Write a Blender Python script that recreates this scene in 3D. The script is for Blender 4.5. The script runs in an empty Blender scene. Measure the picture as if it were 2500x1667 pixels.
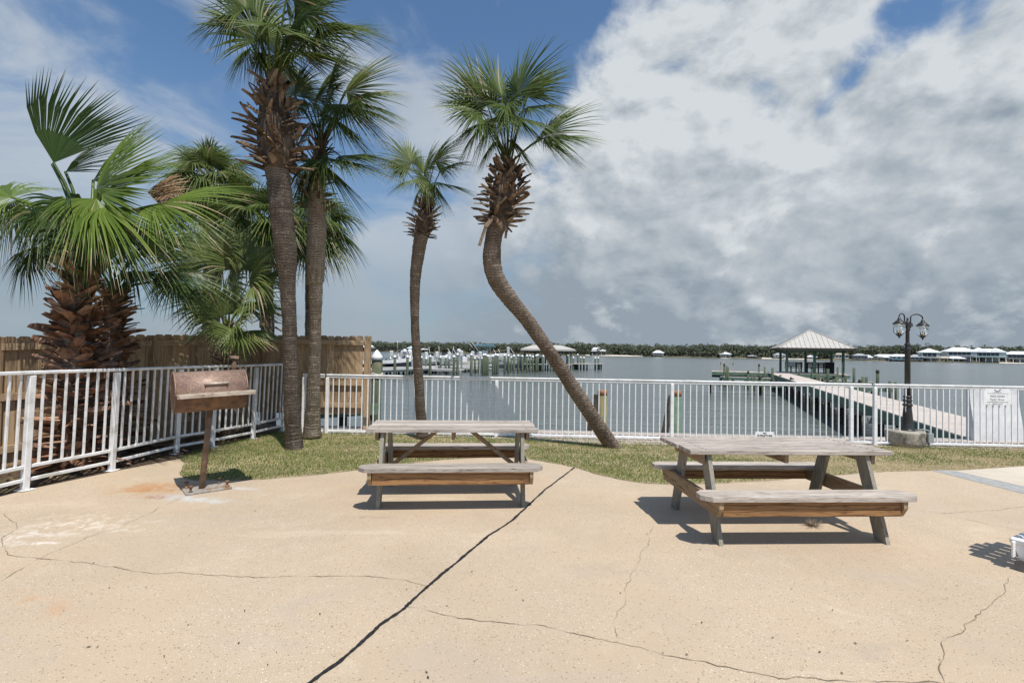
import bpy, math, random
from mathutils import Vector, Matrix, Euler
random.seed(7)
S = bpy.context.scene
C = S.collection
R = math.radians
PI = math.pi
# ------------------------------------------------------------------ camera
F = 1200.0                                  # focal length in photo pixels (photo 2500 x 1667)
CAMH = 1.6
cam = bpy.data.cameras.new('camera')
cam.sensor_width = 36.0
cam.lens = 36.0 * F / 2500.0
cam.clip_start = 0.05
cam.clip_end = 9000
cam_o = bpy.data.objects.new('camera', cam)
C.objects.link(cam_o)
CR = (Matrix.Rotation(R(90 + 1.15), 4, 'X') @ Matrix.Rotation(R(0.9), 4, 'Z'))
cam_o.matrix_world = Matrix.Translation((0, 0, CAMH)) @ CR
S.camera = cam_o
def ray(px, py):
    return (CR.to_3x3() @ Vector(((px - 1250) / F, -(py - 833.5) / F, -1.0)))
def G(px, py, z=0.0):                        # photo pixel -> point on the plane z
    d = ray(px, py)
    return Vector((0, 0, CAMH)) + d * ((z - CAMH) / d.z)
def PD(px, py, Y):                           # photo pixel -> point at distance Y
    d = ray(px, py)
    return Vector((0, 0, CAMH)) + d * (Y / d.y)
# ------------------------------------------------------------------ light
SUNV = Vector((0.24, -0.45, 1.0)).normalized()
sun = bpy.data.lights.new('sun', 'SUN')
sun.energy = 5.0
sun.angle = R(0.5)
sun.color = (1.0, 0.95, 0.87)
sun_o = bpy.data.objects.new('sun', sun)
C.objects.link(sun_o)
sun_o.rotation_euler = SUNV.to_track_quat('Z', 'Y').to_euler()
S.view_settings.view_transform = 'Standard'
S.view_settings.look = 'None'
S.view_settings.exposure = 0.0
S.view_settings.gamma = 1.0
S.render.film_transparent = False
# ------------------------------------------------------------------ node helper
class NT:
    def __init__(s, tree):
        s.t = tree
        s.t.nodes.clear()
    def n(s, typ, **kw):
        o = s.t.nodes.new(typ)
        for k, v in kw.items():
            setattr(o, k, v)
        return o
    def l(s, a, b):
        s.t.links.new(a, b)
    def put(s, sock, v):
        if isinstance(v, bpy.types.NodeSocket):
            s.l(v, sock)
        elif v is not None:
            sock.default_value = v
    def m(s, op, a, b=None, c=None, clamp=False):
        o = s.n('ShaderNodeMath', operation=op, use_clamp=clamp)
        s.put(o.inputs[0], a); s.put(o.inputs[1], b); s.put(o.inputs[2], c)
        return o.outputs[0]
    def vm(s, op, a, b=None):
        o = s.n('ShaderNodeVectorMath', operation=op)
        s.put(o.inputs[0], a); s.put(o.inputs[1], b)
        return o.outputs['Value'] if op in ('DOT_PRODUCT', 'LENGTH', 'DISTANCE') else o.outputs[0]
    def ss(s, v, a, b, lo=0.0, hi=1.0):
        o = s.n('ShaderNodeMapRange', interpolation_type='SMOOTHSTEP')
        s.put(o.inputs[0], v)
        s.put(o.inputs[1], a); s.put(o.inputs[2], b)
        o.inputs[3].default_value = lo; o.inputs[4].default_value = hi
        return o.outputs[0]
    def mix(s, f, a, b, blend='MIX'):
        o = s.n('ShaderNodeMix', data_type='RGBA', blend_type=blend)
        s.put(o.inputs[0], f)
        for i, v in ((6, a), (7, b)):
            if isinstance(v, (tuple, list)):
                v = tuple(v) + (1.0,) if len(v) == 3 else v
            s.put(o.inputs[i], v)
        return o.outputs[2]
    def noise(s, vec, scale, detail=4, rough=0.55, dist=0.0, out=0):
        o = s.n('ShaderNodeTexNoise')
        if vec is not None: s.l(vec, o.inputs['Vector'])
        o.inputs['Scale'].default_value = scale; o.inputs['Detail'].default_value = detail
        o.inputs['Roughness'].default_value = rough; o.inputs['Distortion'].default_value = dist
        return o.outputs[out]
    def vor(s, vec, scale, feat='F1', out='Distance'):
        o = s.n('ShaderNodeTexVoronoi', feature=feat)
        s.l(vec, o.inputs['Vector']); o.inputs['Scale'].default_value = scale
        return o.outputs[out]
    def mapv(s, vec, scale=(1, 1, 1), rot=(0, 0, 0), loc=(0, 0, 0)):
        o = s.n('ShaderNodeMapping')
        s.l(vec, o.inputs['Vector'])
        o.inputs['Location'].default_value = loc; o.inputs['Rotation'].default_value = rot; o.inputs['Scale'].default_value = scale
        return o.outputs[0]
    def coord(s, which='Object'):
        return s.n('ShaderNodeTexCoord').outputs[which]
    def bump(s, h, strength=0.3, dist=0.01, normal=None):
        o = s.n('ShaderNodeBump')
        o.inputs['Strength'].default_value = strength; o.inputs['Distance'].default_value = dist
        s.l(h, o.inputs['Height'])
        if normal is not None: s.l(normal, o.inputs['Normal'])
        return o.outputs[0]
# ------------------------------------------------------------------ sky
W = bpy.data.worlds.new('World')
S.world = W
W.use_nodes = True
k = NT(W.node_tree)
SKYS = 0.1
D = k.vm('NORMALIZE', k.coord('Generated'))
sky = k.n('ShaderNodeTexSky', sky_type='NISHITA')
sky.sun_disc = False
sky.sun_elevation = math.asin(SUNV.z)
sky.sun_rotation = math.atan2(SUNV.x, SUNV.y)
sky.air_density = 1.0; sky.dust_density = 0.6; sky.ozone_density = 1.6
sep = k.n('ShaderNodeSeparateXYZ'); k.l(D, sep.inputs[0])
Dz = k.m('MAXIMUM', sep.outputs[2], 0.0)
P = k.mapv(D, scale=(1.0, 1.0, 1.45), rot=(0, R(-14), 0))
def blob(px, py, rpx, amp):                   # a bank of cloud (amp > 0) or a gap (amp < 0) in one direction of the sky
    d = ray(px, py).normalized()
    c = math.cos(math.atan(rpx / F))
    dt = k.vm('DOT_PRODUCT', D, tuple(d))
    return k.m('MULTIPLY', k.ss(dt, c, 1.0 - (1.0 - c) * 0.15), amp)
BL = [(1180, -80, 380, -.24), (1560, 10, 230, -.13), (1860, 150, 70, -.09), (1880, 250, 60, -.10), (2050, 250, 55, -.10), (2120, 110, 80, -.13), (2190, 70, 80, -.13), (2280, 20, 90, -.13), (2380, 0, 100, -.13), (2480, 30, 90, -.11), (2060, 160, 60, -.09),
      (1950, 600, 780, .22), (1620, 210, 280, .09), (1960, 40, 120, .10), (2380, 320, 400, .13), (1300, 700, 420, .08), (40, 60, 240, .05), (420, 200, 240, .12), (560, 350, 200, -.10), (1020, 210, 220, .15),
      (250, 40, 170, -.09), (740, 420, 200, -.09), (900, 720, 380, .03), (60, 660, 260, .0), (1130, 470, 200, .03), (300, 420, 160, -.02), (560, 20, 200, -.06)]
cov = k.m('ADD', 0.0, 0.0)
for b in BL:
    cov = k.m('ADD', cov, blob(*b))
cov = k.m('ADD', cov, k.ss(Dz, 0.22, 0.02, 0.0, 0.10))
cov = k.m('SUBTRACT', cov, k.ss(sep.outputs[1], 0.42, -0.05, 0.0, 0.34))      # clear sky overhead and behind
n1 = k.noise(P, 5.6, 10, 0.57, 0.2)
n2 = k.noise(k.mapv(P, loc=(0.013, -0.008, 0.030)), 5.6, 10, 0.57, 0.2)
f1 = k.noise(P, 11.0, 8, 0.6, 0.1)
f2 = k.noise(k.mapv(P, loc=(0.008, -0.005, 0.020)), 11.0, 8, 0.6, 0.1)
big = k.noise(k.mapv(P, loc=(3.1, 1.7, 0)), 2.6, 3, 0.5)
wisp = k.noise(k.mapv(D, scale=(1.0, 1.0, 2.4), rot=(0, R(24), 0)), 3.0, 8, 0.58, 0.5)
wisp = k.m('ADD', k.m('MULTIPLY', wisp, 1.5), -0.22)
right = k.ss(sep.outputs[0], -0.22, 0.10)
field = k.m('ADD', k.m('MULTIPLY', n1, k.m('ADD', 0.15, k.m('MULTIPLY', right, 0.8))), k.m('MULTIPLY', wisp, k.m('SUBTRACT', 0.85, k.m('MULTIPLY', right, 0.8))))
dens = k.m('ADD', field, cov)
alpha = k.m('MULTIPLY', k.ss(dens, k.m('ADD', 0.37, k.m('MULTIPLY', right, .06)), k.m('SUBTRACT', 0.68, k.m('MULTIPLY', right, .03))), k.m('ADD', 0.72, k.m('MULTIPLY', right, 0.28)))
relief = k.m('ADD', k.m('MULTIPLY', k.m('SUBTRACT', n1, n2), 3.3), k.m('ADD', k.m('MULTIPLY', k.m('SUBTRACT', f1, f2), 1.0), k.m('MULTIPLY', k.m('SUBTRACT', n1, 0.5), 0.7)))
low = k.ss(Dz, 0.46, 0.10)
lit = k.m('ADD', k.m('ADD', 0.75, k.m('MULTIPLY', relief, k.m('MULTIPLY', right, k.m('SUBTRACT', 1.0, k.m('MULTIPLY', low, 0.45))))), k.m('MULTIPLY', k.m('SUBTRACT', big, 0.5), k.m('ADD', 0.8, k.m('MULTIPLY', low, 0.3))))
lit = k.m('SUBTRACT', lit, k.m('MULTIPLY', low, k.m('ADD', 0.26, k.m('MULTIPLY', right, 0.08))))
lit = k.m('SUBTRACT', lit, k.ss(Dz, 0.24, 0.04, 0.0, 0.42))
puff = k.m('MULTIPLY', k.m('MULTIPLY', k.ss(k.m('ADD', n1, k.m('MULTIPLY', k.m('SUBTRACT', f1, 0.5), 0.5)), 0.54, 0.66), low), right)
lit = k.m('ADD', lit, k.m('MULTIPLY', puff, 0.30))
lit = k.m('MAXIMUM', k.m('MINIMUM', lit, 1.1), 0.0)
ccol = k.mix(lit, (3.0, 3.6, 4.2), (6.6, 7.0, 7.3))
skyc = k.mix(1.0, sky.outputs[0], (0.98, 1.20, 1.32), 'MULTIPLY')
hz = k.ss(Dz, 0.50, 0.0, 0.0, 0.80)
skyc = k.mix(hz, skyc, (2.6, 3.35, 4.2))
final = k.mix(alpha, skyc, ccol)
bg = k.n('ShaderNodeBackground'); bg.inputs['Strength'].default_value = SKYS
k.l(final, bg.inputs['Color'])
wo = k.n('ShaderNodeOutputWorld'); k.l(bg.outputs[0], wo.inputs[0])
# ------------------------------------------------------------------ materials
MATS = {}
def newmat(name):
    m = bpy.data.materials.new(name); m.use_nodes = True
    t = NT(m.node_tree)
    b = t.n('ShaderNodeBsdfPrincipled'); o = t.n('ShaderNodeOutputMaterial')
    t.l(b.outputs[0], o.inputs[0])
    MATS[name] = m
    return m, t, b
def fleck(name, c1, c2, scale=8, stretch=(1, 1, 1), rough=0.7, bump=0.2, bd=0.004, detail=6, metal=0.0, spec=0.35, c3=None, s3=1.5, lo=0.35, hi=0.65, tint=0.0):
    """two colours blended by a noise, optionally a third in large patches, bump from the same noise; tint = variation by the mesh attribute"""
    m, t, b = newmat(name)
    v = t.mapv(t.coord('Object'), scale=stretch)
    n = t.noise(v, scale, detail, 0.62)
    col = t.mix(t.ss(n, lo, hi), c1, c2)
    if c3:
        col = t.mix(t.ss(t.noise(t.coord('Object'), s3, 4, 0.6), 0.48, 0.66), col, c3)
    if tint:
        a = t.n('ShaderNodeAttribute', attribute_name='tint').outputs['Fac']
        hsv = t.n('ShaderNodeHueSaturation')
        t.l(t.m('ADD', 1.0 - tint, t.m('MULTIPLY', a, 2 * tint)), hsv.inputs['Value'])
        t.l(t.m('ADD', 0.9, t.m('MULTIPLY', t.m('FRACT', t.m('MULTIPLY', a, 7.3)), 0.25)), hsv.inputs['Saturation'])
        t.l(col, hsv.inputs['Color']); col = hsv.outputs[0]
    t.l(col, b.inputs['Base Color'])
    b.inputs['Roughness'].default_value = rough; b.inputs['Metallic'].default_value = metal
    b.inputs['Specular IOR Level'].default_value = spec
    if bump:
        t.l(t.bump(n, bump, bd), b.inputs['Normal'])
    return m
def leafmat(name, c1, c2, tip, rough=0.42, trans=0.3, tipa=0.82):
    m, t, b = newmat(name)
    a = t.n('ShaderNodeAttribute', attribute_name='tint').outputs['Fac']
    tp = t.n('ShaderNodeAttribute', attribute_name='tip').outputs['Fac']
    nz = t.noise(t.coord('Object'), 3.0, 3)
    col = t.mix(t.m('ADD', t.m('MULTIPLY', a, 0.7), t.m('MULTIPLY', nz, 0.4), clamp=True), c1, c2)
    edge = t.ss(t.m('ADD', tp, t.m('MULTIPLY', t.m('SUBTRACT', a, 0.5), 0.22)), tipa, 1.0)
    col = t.mix(edge, col, tip)
    col = t.mix(t.ss(a, 0.965, 0.985), col, tip)
    t.l(col, b.inputs['Base Color'])
    b.inputs['Roughness'].default_value = rough
    b.inputs['Specular IOR Level'].default_value = 0.30
    tr = t.n('ShaderNodeBsdfTranslucent'); t.l(col, tr.inputs['Color'])
    mx = t.n('ShaderNodeMixShader'); mx.inputs[0].default_value = trans
    t.l(b.outputs[0], mx.inputs[1]); t.l(tr.outputs[0], mx.inputs[2])
    for nd in t.t.nodes:
        if nd.type == 'OUTPUT_MATERIAL': t.l(mx.outputs[0], nd.inputs[0])
    return m
def woodmat(name, c1, c2, dark, axis='x', scale=5.0, rough=0.8, bump=0.35, tint=0.12, knots=True, wave=0.0, edgec=None):
    """timber with grain along one axis of the thing"""
    m, t, b = newmat(name)
    o = t.coord('Object')
    a = t.n('ShaderNodeAttribute', attribute_name='tint').outputs['Fac']
    off = t.n('ShaderNodeCombineXYZ')
    t.l(t.m('MULTIPLY', a, 13.0), off.inputs[0]); t.l(t.m('MULTIPLY', a, 7.0), off.inputs[1]); t.l(t.m('MULTIPLY', a, 5.0), off.inputs[2])
    o2 = t.vm('ADD', o, off.outputs[0])
    st = {'x': (0.09, 1, 1), 'y': (1, 0.09, 1), 'z': (1, 1, 0.09)}[axis]
    v = t.mapv(o2, scale=st)
    fine = t.noise(v, scale * 14, 6, 0.65, 0.4)
    mid = t.noise(v, scale * 3, 4, 0.6, 0.6)
    col = t.mix(t.ss(mid, 0.3, 0.7), c1, c2)
    col = t.mix(t.ss(fine, 0.50, 0.68, 0, 0.85), col, dark)
    if wave:
        w = t.n('ShaderNodeTexWave', wave_type='RINGS', rings_direction={'x': 'X', 'y': 'Y', 'z': 'Z'}[axis], wave_profile='SAW')
        wv = t.mapv(o2, scale={'x': (0.16, 1, 1), 'y': (1, 0.16, 1), 'z': (1, 1, 0.16)}[axis], loc=(0.3, 0.0, 0.11))
        t.l(wv, w.inputs['Vector']); w.inputs['Scale'].default_value = 9.0; w.inputs['Distortion'].default_value = 5.0
        w.inputs['Detail'].default_value = 2.5; w.inputs['Detail Scale'].default_value = 1.1
        col = t.mix(t.ss(w.outputs['Fac'], 0.72, 0.97, 0, wave), col, dark)
    if knots:
        kv = t.vor(t.mapv(o2, scale={'x': (0.8, 2.2, 2.2), 'y': (2.2, 0.8, 2.2), 'z': (2.2, 2.2, 0.8)}[axis]), 2.2)
        col = t.mix(t.ss(kv, 0.085, 0.03, 0, 0.85), col, tuple(x * 0.55 for x in dark))
    hsv = t.n('ShaderNodeHueSaturation')
    t.l(t.m('ADD', 1.0 - tint, t.m('MULTIPLY', a, 2 * tint)), hsv.inputs['Value'])
    t.l(col, hsv.inputs['Color'])
    t.l(hsv.outputs[0], b.inputs['Base Color'])
    b.inputs['Roughness'].default_value = rough; b.inputs['Specular IOR Level'].default_value = 0.25
    t.l(t.bump(fine, bump, 0.004), b.inputs['Normal'])
    return m
M = MATS
# ------------------------------------------------------------------ mesh helper
class MB:
    def __init__(s):
        s.v = []; s.f = []; s.a = []; s.b = []; s.cur = 0.5; s.sm = set()
    def add(s, verts, faces, tint=None, tips=None, smooth=False):
        o = len(s.v)
        s.v += [tuple(p) for p in verts]
        t = s.cur if tint is None else tint
        s.a += [t] * len(verts) if not isinstance(t, list) else t
        s.b += tips if tips else [0.0] * len(verts)
        if smooth: s.sm.update(range(len(s.f), len(s.f) + len(faces)))
        s.f += [tuple(i + o for i in f) for f in faces]
        return s
    def box(s, c, size, rot=None, bev=0.0, tint=None):
        x, y, z = (q / 2 for q in size)
        if bev <= 0:
            vs = [Vector((i * x, j * y, l * z)) for i in (-1, 1) for j in (-1, 1) for l in (-1, 1)]
            fs = [(0, 1, 3, 2), (4, 6, 7, 5), (0, 4, 5, 1), (2, 3, 7, 6), (0, 2, 6, 4), (1, 5, 7, 3)]
        else:
            e = min(bev, x * .9, y * .9, z * .9)
            vs = []; idx = {}
            for i in (-1, 1):
                for j in (-1, 1):
                    for l in (-1, 1):
                        for q in range(3):
                            p = [i * x, j * y, l * z]
                            for w, sg in ((0, i), (1, j), (2, l)):
                                if w != q: p[w] -= sg * e
                            idx[(i, j, l, q)] = len(vs); vs.append(Vector(p))
            fs = []
            for q in range(3):
                a, b = [w for w in range(3) if w != q]
                for sg in (-1, 1):
                    r = []
                    for (p1, p2) in ((-1, -1), (1, -1), (1, 1), (-1, 1)):
                        key = [0, 0, 0]; key[q] = sg; key[a] = p1; key[b] = p2
                        r.append(idx[(key[0], key[1], key[2], q)])
                    fs.append(tuple(r))
            for q in range(3):                        # edges along q
                a, b = [w for w in range(3) if w != q]
                for p1 in (-1, 1):
                    for p2 in (-1, 1):
                        r = []
                        for sg, order in ((-1, (a, b)), (1, (b, a))):
                            key = [0, 0, 0]; key[q] = sg; key[a] = p1; key[b] = p2
                            for w in order: r.append(idx[(key[0], key[1], key[2], w)])
                        fs.append(tuple(r))
            for i in (-1, 1):
                for j in (-1, 1):
                    for l in (-1, 1):
                        fs.append(tuple(idx[(i, j, l, q)] for q in range(3)))
        if rot is not None: vs = [rot @ p for p in vs]
        c = Vector(c)
        return s.add([p + c for p in vs], fs, tint)
    def beam(s, p0, p1, w, h, up=(0, 0, 1), bev=0.0, tint=None):   # rectangular bar from p0 to p1; w sideways, h along up
        p0, p1 = Vector(p0), Vector(p1)
        x = (p1 - p0); L = x.length; x.normalize()
        y = Vector(up).cross(x)
        if y.length < 1e-4: y = Vector((1, 0, 0)).cross(x)
        y.normalize(); z = x.cross(y)
        m = Matrix((x, y, z)).transposed()
        return s.box((p0 + p1) / 2, (L, w, h), m, bev, tint)
    def tube(s, pts, rad, n=8, cap=True, smooth=True, tint=None):
        pts = [Vector(p) for p in pts]
        if not hasattr(rad, '__len__'): rad = [rad] * len(pts)
        vs = []; fs = []
        t = (pts[1] - pts[0]).normalized()
        ref = Vector((1, 0, 0)) if abs(t.x) < 0.8 else Vector((0, 1, 0))
        for i, p in enumerate(pts):
            t = (pts[min(i + 1, len(pts) - 1)] - pts[max(i - 1, 0)]).normalized()
            a = (ref - t * ref.dot(t)).normalized(); b = t.cross(a); ref = a
            for q in range(n):
                an = 2 * PI * q / n
                vs.append(p + (a * math.cos(an) + b * math.sin(an)) * rad[i])
        for i in range(len(pts) - 1):
            for q in range(n):
                fs.append((i * n + q, i * n + (q + 1) % n, (i + 1) * n + (q + 1) % n, (i + 1) * n + q))
        s.add(vs, fs, tint, smooth=smooth)
        if cap:
            o = len(s.v) - len(vs)
            s.f.append(tuple(o + q for q in reversed(range(n)))); s.f.append(tuple(o + (len(pts) - 1) * n + q for q in range(n)))
        return s
    def lathe(s, prof, c=(0, 0, 0), n=20, rib=0.0, nr=0, tint=None, smooth=True):     # prof: (radius, z) from the bottom up
        vs = []; fs = []
        for r, z in prof:
            for q in range(n):
                an = 2 * PI * q / n
                rr = r * (1 + rib * math.cos(an * nr)) if nr else r
                vs.append((c[0] + rr * math.cos(an), c[1] + rr * math.sin(an), c[2] + z))
        for i in range(len(prof) - 1):
            for q in range(n):
                fs.append((i * n + q, i * n + (q + 1) % n, (i + 1) * n + (q + 1) % n, (i + 1) * n + q))
        s.add(vs, fs, tint, smooth=smooth)
        o = len(s.v) - len(vs)
        s.f.append(tuple(o + q for q in reversed(range(n)))); s.f.append(tuple(o + (len(prof) - 1) * n + q for q in range(n)))
        return s
    def prism(s, poly, z0, z1, tint=None):               # vertical extrusion of a plan outline (counter-clockwise)
        n = len(poly)
        vs = [(p[0], p[1], z0) for p in poly] + [(p[0], p[1], z1) for p in poly]
        fs = [tuple(reversed(range(n))), tuple(range(n, 2 * n))] + [(i, (i + 1) % n, n + (i + 1) % n, n + i) for i in range(n)]
        return s.add(vs, fs, tint)
    def slab(s, poly, org, ax, ay, th, tint=None):       # outline in the plane (ax, ay), thickened by th along ax x ay
        org, ax, ay = Vector(org), Vector(ax), Vector(ay)
        nz = ax.cross(ay).normalized() * th
        n = len(poly)
        b = [org + ax * p[0] + ay * p[1] for p in poly]
        vs = b + [p + nz for p in b]
        fs = [tuple(reversed(range(n))), tuple(range(n, 2 * n))] + [(i, (i + 1) % n, n + (i + 1) % n, n + i) for i in range(n)]
        return s.add(vs, fs, tint)
    def build(s, name, m, parent=None, world=False):
        me = bpy.data.meshes.new(name)
        vs = s.v
        if parent is not None and world:
            inv = WM[parent.name].inverted()
            vs = [tuple(inv @ Vector(p)) for p in vs]
        me.from_pydata(vs, [], s.f)
        at = me.attributes.new('tint', 'FLOAT', 'POINT'); at.data.foreach_set('value', s.a)
        if any(s.b):
            at = me.attributes.new('tip', 'FLOAT', 'POINT'); at.data.foreach_set('value', s.b)
        if s.sm:
            me.polygons.foreach_set('use_smooth', [i in s.sm for i in range(len(me.polygons))])
        me.materials.append(M[m] if isinstance(m, str) else m)
        me.update()
        o = bpy.data.objects.new(name, me); C.objects.link(o)
        if parent is not None:
            o.parent = parent
            WM[o.name] = WM[parent.name]
        else:
            WM[o.name] = Matrix.Identity(4)
        return o
WM = {}
def tag(o, label=None, cat=None, group=None, kind=None):
    if label: o['label'] = label
    if cat: o['category'] = cat
    if group: o['group'] = group
    if kind: o['kind'] = kind
    return o
def thing(name, label, cat, loc=(0, 0, 0), rz=0.0, group=None):
    o = bpy.data.objects.new(name, None); C.objects.link(o)
    o.empty_display_size = 0.1
    o.location = loc; o.rotation_euler = (0, 0, rz)
    WM[o.name] = Matrix.Translation(loc) @ Matrix.Rotation(rz, 4, 'Z')
    return tag(o, label, cat, group)
def share(name, me, parent, loc, rz=0.0):        # another part that uses a mesh already built
    o = bpy.data.objects.new(name, me); C.objects.link(o)
    o.parent = parent; o.location = loc; o.rotation_euler = (0, 0, rz)
    return o
ORD = ['first', 'second', 'third', 'fourth', 'fifth', 'sixth', 'seventh', 'eighth', 'ninth', 'tenth', 'eleventh', 'twelfth', 'thirteenth', 'fourteenth', 'fifteenth', 'sixteenth', 'seventeenth', 'eighteenth', 'nineteenth', 'twentieth']
ORD += ['twenty-' + w for w in ORD[:9]] + ['thirtieth'] + ['thirty-' + w for w in ORD[:9]] + ['fortieth'] + ['forty-' + w for w in ORD[:9]] + ['fiftieth'] + ['fifty-' + w for w in ORD[:9]]
def rnd(a, b): return random.uniform(a, b)
def catmull(pts, step):
    out = []
    P_ = [pts[0]] + pts + [pts[-1]]
    for i in range(1, len(P_) - 2):
        a, b, c, d = P_[i - 1], P_[i], P_[i + 1], P_[i + 2]
        n = max(2, int((Vector(c[:3]) - Vector(b[:3])).length / step))
        for j in range(n):
            t = j / n
            out.append(tuple(0.5 * ((2 * b[q]) + (c[q] - a[q]) * t + (2 * a[q] - 5 * b[q] + 4 * c[q] - d[q]) * t * t + (3 * b[q] - a[q] - 3 * c[q] + d[q]) * t ** 3) for q in range(len(b))))
    out.append(tuple(pts[-1]))
    return out
# ================================================================== materials used
fleck('white_paint', (.74, .75, .76), (.84, .84, .84), 14, rough=.38, bump=.03, c3=(.66, .66, .64), s3=5, spec=.5)
fleck('fence_paint', (.70, .70, .70), (.80, .80, .80), 14, rough=.45, bump=.05, c3=(.52, .51, .48), s3=4.5, spec=.5)
fleck('dark_metal', (.018, .017, .017), (.034, .032, .032), 30, rough=.42, bump=.08, spec=.5)
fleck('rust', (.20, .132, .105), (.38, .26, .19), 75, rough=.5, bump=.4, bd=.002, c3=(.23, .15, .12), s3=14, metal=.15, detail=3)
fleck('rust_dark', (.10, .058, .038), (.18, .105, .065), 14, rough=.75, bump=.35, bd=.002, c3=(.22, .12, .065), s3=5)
fleck('rust_pole', (.16, .105, .065), (.27, .185, .12), 16, rough=.6, bump=.3, bd=.002, c3=(.17, .08, .04), s3=8)
fleck('raw_steel', (.36, .29, .22), (.55, .48, .40), 14, (.3, 1, 1), rough=.55, bump=.2, c3=(.25, .14, .08), s3=11, metal=.3)
fleck('plate_steel', (.25, .235, .215), (.37, .35, .32), 18, rough=.7, bump=.25, c3=(.26, .17, .11), s3=7)
fleck('concrete', (.28, .255, .21), (.43, .39, .33), 22, rough=.92, bump=.6, bd=.006, c3=(.14, .125, .105), s3=4)
fleck('seawall', (.30, .29, .26), (.40, .38, .35), 12, rough=.9, bump=.4)
fleck('green_pile', (.062, .085, .055), (.145, .16, .105), 4, (1, 1, .15), rough=.85, bump=.5, bd=.01, c3=(.20, .17, .10), s3=.9, tint=.18)
fleck('green_timber', (.09, .15, .105), (.16, .22, .16), 4, rough=.85, bump=.3, tint=.12)
fleck('old_pile', (.20, .17, .085), (.30, .26, .14), 6, (1, 1, .12), rough=.88, bump=.6, bd=.01, c3=(.13, .16, .085), s3=2.5)
fleck('cut_wood', (.26, .125, .065), (.36, .18, .095), 20, rough=.9, bump=.3)
fleck('creosote', (.035, .03, .026), (.08, .066, .052), 10, rough=.9, bump=.3)
fleck('dock_white', (.52, .52, .50), (.63, .62, .60), 3, rough=.8, bump=.1)
fleck('dock_grey', (.36, .35, .32), (.46, .44, .40), 5, rough=.85, bump=.2)
fleck('black_bench', (.012, .010, .010), (.03, .024, .024), 6, rough=.8, bump=.1)
fleck('gelcoat', (.60, .61, .62), (.70, .70, .70), 6, rough=.2, bump=.0, spec=.5)
fleck('navy', (.010, .014, .030), (.02, .026, .05), 6, rough=.2, bump=.0)
fleck('canvas_blue', (.13, .27, .34), (.20, .36, .44), 8, rough=.8, bump=.1)
fleck('canvas_black', (.01, .01, .012), (.02, .02, .022), 8, rough=.7, bump=.1)
fleck('metal_roof', (.44, .42, .385), (.50, .475, .435), 3, rough=.5, bump=.02)
fleck('roof_white', (.66, .68, .69), (.78, .79, .79), .4, rough=.6, bump=.0)
fleck('roof_blue', (.36, .48, .52), (.46, .57, .60), .4, rough=.5, bump=.0)
fleck('siding', (.55, .56, .56), (.66, .66, .65), .5, rough=.7, bump=.0)
fleck('siding_grey', (.26, .28, .29), (.35, .36, .37), .5, rough=.8, bump=.0)
fleck('siding_mint', (.48, .60, .58), (.56, .66, .64), .5, rough=.7, bump=.0)
fleck('siding_tan', (.30, .27, .22), (.40, .36, .30), .5, rough=.8, bump=.0)
fleck('window_dark', (.03, .04, .05), (.07, .085, .10), .7, rough=.15, bump=.0)
fleck('red_paint', (.30, .07, .05), (.36, .10, .07), 3, rough=.6, bump=.0)
fleck('rubber', (.02, .02, .02), (.04, .04, .04), 20, rough=.7, bump=.1)
fleck('black_ink', (.012, .012, .014), (.018, .018, .02), 5, rough=.7, bump=.0)
fleck('plastic', (.74, .73, .71), (.80, .79, .77), 4, rough=.6, bump=.0, spec=.3)
fleck('plastic_dark', (.14, .135, .13), (.20, .19, .18), 4, rough=.5, bump=.0)
fleck('candle', (.62, .52, .36), (.70, .60, .44), 8, rough=.5, bump=.0)
fleck('rope', (.45, .42, .36), (.58, .55, .48), 60, rough=.95, bump=.4)
fleck('joint_tar', (.008, .008, .009), (.026, .026, .027), 60, rough=.85, bump=.8, bd=.006)
fleck('crack', (.17, .13, .09), (.33, .26, .185), 16, rough=.95, bump=.0)
fleck('strip_grey', (.27, .272, .268), (.38, .375, .36), 14, (1, 1, 1), rough=.85, bump=.2)
fleck('mulch', (.035, .022, .015), (.13, .085, .055), 24, rough=.95, bump=.9, bd=.03, c3=(.10, .085, .04), s3=4)
fleck('soil', (.20, .175, .085), (.38, .31, .18), 30, rough=.95, bump=.9, bd=.02, c3=(.46, .36, .23), s3=1.2)
fleck('husk', (.120, .082, .054), (.30, .215, .145), 5, (1, 1, .4), rough=.8, bump=.5, bd=.008, c3=(.07, .042, .027), s3=6, tint=.45, spec=.25)
fleck('husk_red', (.15, .072, .040), (.36, .22, .145), 5, (1, 1, .5), rough=.75, bump=.5, bd=.008, c3=(.07, .032, .018), s3=6, tint=.5, spec=.3)
fleck('dead_frond', (.32, .19, .11), (.50, .33, .21), 10, rough=.8, bump=.2, tint=.25)
fleck('dry_grass', (.22, .17, .13), (.36, .29, .22), 10, rough=.9, bump=.0, tint=.3)
fleck('debris', (.03, .024, .018), (.07, .055, .04), 10, rough=.9, bump=.0)
fleck('forest_trunk', (.10, .085, .07), (.17, .15, .125), 1, rough=.9, bump=.0)
fleck('sand', (.55, .50, .42), (.66, .61, .53), .2, rough=.95, bump=.0)
fleck('far_ground', (.10, .10, .06), (.20, .17, .11), .08, rough=.95, bump=.0)
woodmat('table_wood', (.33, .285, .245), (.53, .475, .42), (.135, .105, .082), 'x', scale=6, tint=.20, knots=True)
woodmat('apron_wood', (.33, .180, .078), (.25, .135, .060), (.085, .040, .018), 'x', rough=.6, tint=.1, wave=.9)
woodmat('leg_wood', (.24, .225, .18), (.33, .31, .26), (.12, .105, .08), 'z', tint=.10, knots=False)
woodmat('brace_wood', (.27, .19, .115), (.36, .26, .165), (.10, .065, .04), 'y', tint=.12, knots=False)
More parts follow.
